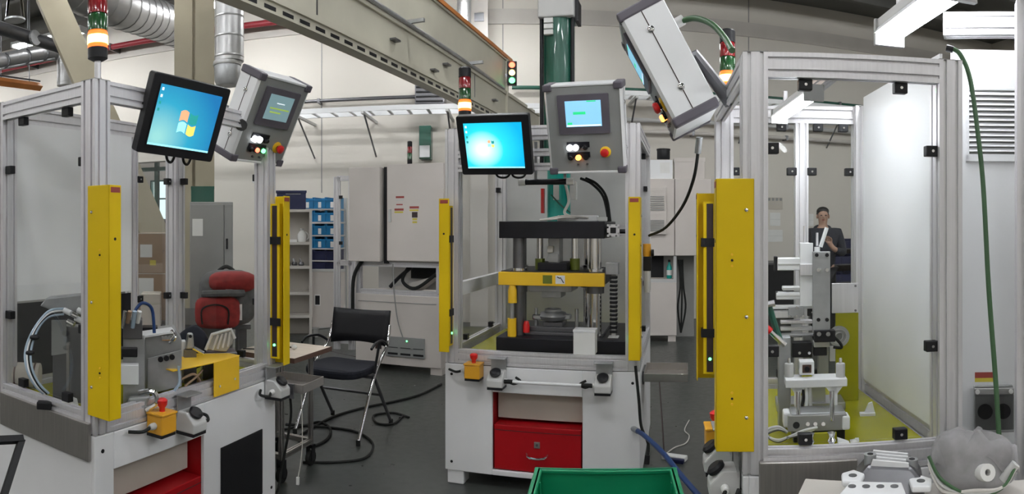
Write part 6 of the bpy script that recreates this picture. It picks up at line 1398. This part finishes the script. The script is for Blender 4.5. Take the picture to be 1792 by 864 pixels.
for hand, w_, dirs in ((12, Vector((0.06, -0.26, 1.25)), Vector((-0.3, -0.2, 0.9))), (16, Vector((-0.20, -0.16, 0.83)), Vector((0.1, -0.4, -0.9)))):
    for q in range(5):
        sp = (q-2)*0.017; b0_ = w_+Vector((sp, 0.0, 0))+dirs*0.03; i = len(body)
        ln = (0.05, 0.075, 0.08, 0.075, 0.06)[q]
        body.append((tuple(b0_), 0.010)); body.append((tuple(b0_+dirs*ln*0.55+Vector((sp*0.3 if q else -0.02, -0.01, 0))), 0.009)); body.append((tuple(b0_+dirs*ln+Vector((0.0, -0.03, 0))), 0.008))
        be += [(hand, i), (i, i+1), (i+1, i+2)]
person = skin_mesh('person', body, be, 'skin')
person.location = c; person.rotation_euler = (0, 0, -az(1440)+0.1)
# seams of the floor
fl_ = bpy.data.objects['floor']
for a_q, b_q in (((1152, 640), (1163, 800)), ((470, 590), (700, 640))):
    MB().sweep([G(*a_q), G(*b_q)], 0.006, 4).build('joint', 'lab_blk', fl_)
tag(person, 'person in a dark hooded jacket, hand raised, a reflection built as a figure beyond the test station glass', 'person')
jk = [((0, 0, 0.86), (0.185, 0.145)), ((0, 0, 1.10), (0.175, 0.135)), ((0, 0, 1.33), (0.19, 0.14)), ((0, 0.01, 1.44), (0.11, 0.10)), ((0.205, 0, 1.385), 0.078), ((0.265, -0.04, 1.11), 0.066), ((0.14, -0.205, 1.17), 0.052), ((-0.205, 0, 1.385), 0.078), ((-0.265, 0.0, 1.11), 0.066), ((-0.225, -0.11, 0.92), 0.052)]
skin_mesh('jacket', jk, [(0, 1), (1, 2), (2, 3), (2, 4), (4, 5), (5, 6), (2, 7), (7, 8), (8, 9)], 'jacket', person)
MB().ell((0, 0.06, 1.45), 0.12, 0.08, 0.05).build('hood', 'jacket', person, smooth=True)
tr_ = [((0, 0, 0.92), (0.165, 0.13)), ((0.09, 0, 0.86), 0.10), ((0.10, 0, 0.50), 0.078), ((0.10, 0.01, 0.10), 0.07), ((-0.09, 0, 0.86), 0.10), ((-0.10, 0, 0.50), 0.078), ((-0.10, 0.01, 0.10), 0.07)]
skin_mesh('trousers', tr_, [(0, 1), (1, 2), (2, 3), (0, 4), (4, 5), (5, 6)], 'black', person)
for s in (-1, 1): MB().ell((s*0.10, -0.09, 0.045), 0.052, 0.14, 0.05).build('shoe', 'black', person, smooth=True)
MB().ell((0, 0.012, 1.668), 0.084, 0.098, 0.062).build('hair', 'hair', person, smooth=True); MB().ell((0, 0.045, 1.63), 0.084, 0.065, 0.08).build('hair_back', 'hair', person, smooth=True)
for s in (-1, 1): MB().ell((s*0.03, -0.098, 1.615), 0.012, 0.008, 0.007).build('eye', 'lab_blk', person, smooth=True); MB().ell((s*0.078, -0.01, 1.60), 0.012, 0.02, 0.03).build('ear', 'skin', person, smooth=True)
MB().ell((0, -0.115, 1.59), 0.012, 0.018, 0.02).build('nose', 'skin', person, smooth=True); MB().ell((0, -0.098, 1.555), 0.022, 0.008, 0.006).build('mouth', 'lab_red', person, smooth=True)
# rack of dark bins behind the person
YK = 9.35; xa, xb = xr_(1452, YK), xr_(1530, YK); rr = YK/math.cos(az(1490)); zz = lambda py: EYE-(py-HY)/F*rr
t = T('bin_rack', 'dark rack of navy bins behind the standing person', 'rack', (xa, YK, 0))
for x in (0, xb-xa): t.part('upright', MB().box(x-0.02, x+0.02, 0, 0.4, 0, zz(424)), 'dsteel')
for py in (434, 461, 492): t.part('shelf', MB().box(0, xb-xa, -0.02, 0.4, zz(py)-0.02, zz(py)), 'dsteel')
t.part('back_sheet', MB().box(0, xb-xa, 0.4, 0.42, 0, zz(424)), 'lab_blk')
k0 = None
for py in (434, 461, 492):
    for k in range(4):
        loc = (xa+(xb-xa)*(k+0.5)/4, YK-0.01, zz(py))
        if k0 is None: k0 = bin_(loc, (xb-xa)/4*0.94, 0.15, 'dblue', 'navy bin on the dark rack behind the standing person', 'navy bins behind the person', False)
        else: c_ = copy_tree(k0.o); c_.location = loc
t = T('office_desk', 'dark desk with papers seen through the test station glass', 'desk', (xr_(1330, 9.2), 9.2, 0))
t.part('top', MB().box(0, 0.72, 0, 0.6, 0.88, 0.91), 'dsteel'); t.part('panel', MB().box(0, 0.72, 0.02, 0.04, 0.1, 0.88), 'black'); t.part('leg', MB().box(0, 0.04, 0, 0.6, 0, 0.88), 'black'); t.part('leg', MB().box(0.68, 0.72, 0, 0.6, 0, 0.88), 'black')
for (px0, py0, px1, py1, lb) in ((1348, 372, 1366, 395, 'white notice sheet above the desk on the back wall'), (1405, 374, 1424, 396, 'white notice sheet beside the standing person on the back wall'), (1336, 345, 1370, 366, 'pale picture strip high on the back wall above the notices'), (1345, 402, 1370, 423, 'white form holder low on the back wall above the desk')):
    a, b = P(px0, py1, 1), P(px1, py0, 1); a = a*((YB-0.02)/a.y); b = b*((YB-0.02)/b.y); rr_ = math.hypot(a.x, YB)
    z0_, z1_ = EYE-(py1-HY)/F*rr_, EYE-(py0-HY)/F*rr_
    t = T('wall_notice', lb, 'notice', (a.x, YB-0.012, z0_)); w_ = b.x-a.x; h_ = z1_-z0_
    t.part('sheet', MB().box(0, w_, 0, 0.012, 0, h_), 'paper' if py0 > 360 else 'carton_l'); t.part('fold_line', MB().box(0, w_, -0.002, 0, h_*0.48, h_*0.5), 'lgrey')
    if py0 < 360:
        for k in range(5): t.part('picture', MB().box(w_*(0.04+0.2*k), w_*(0.16+0.2*k), -0.003, 0, h_*0.72, h_*0.95), 'mgrey')
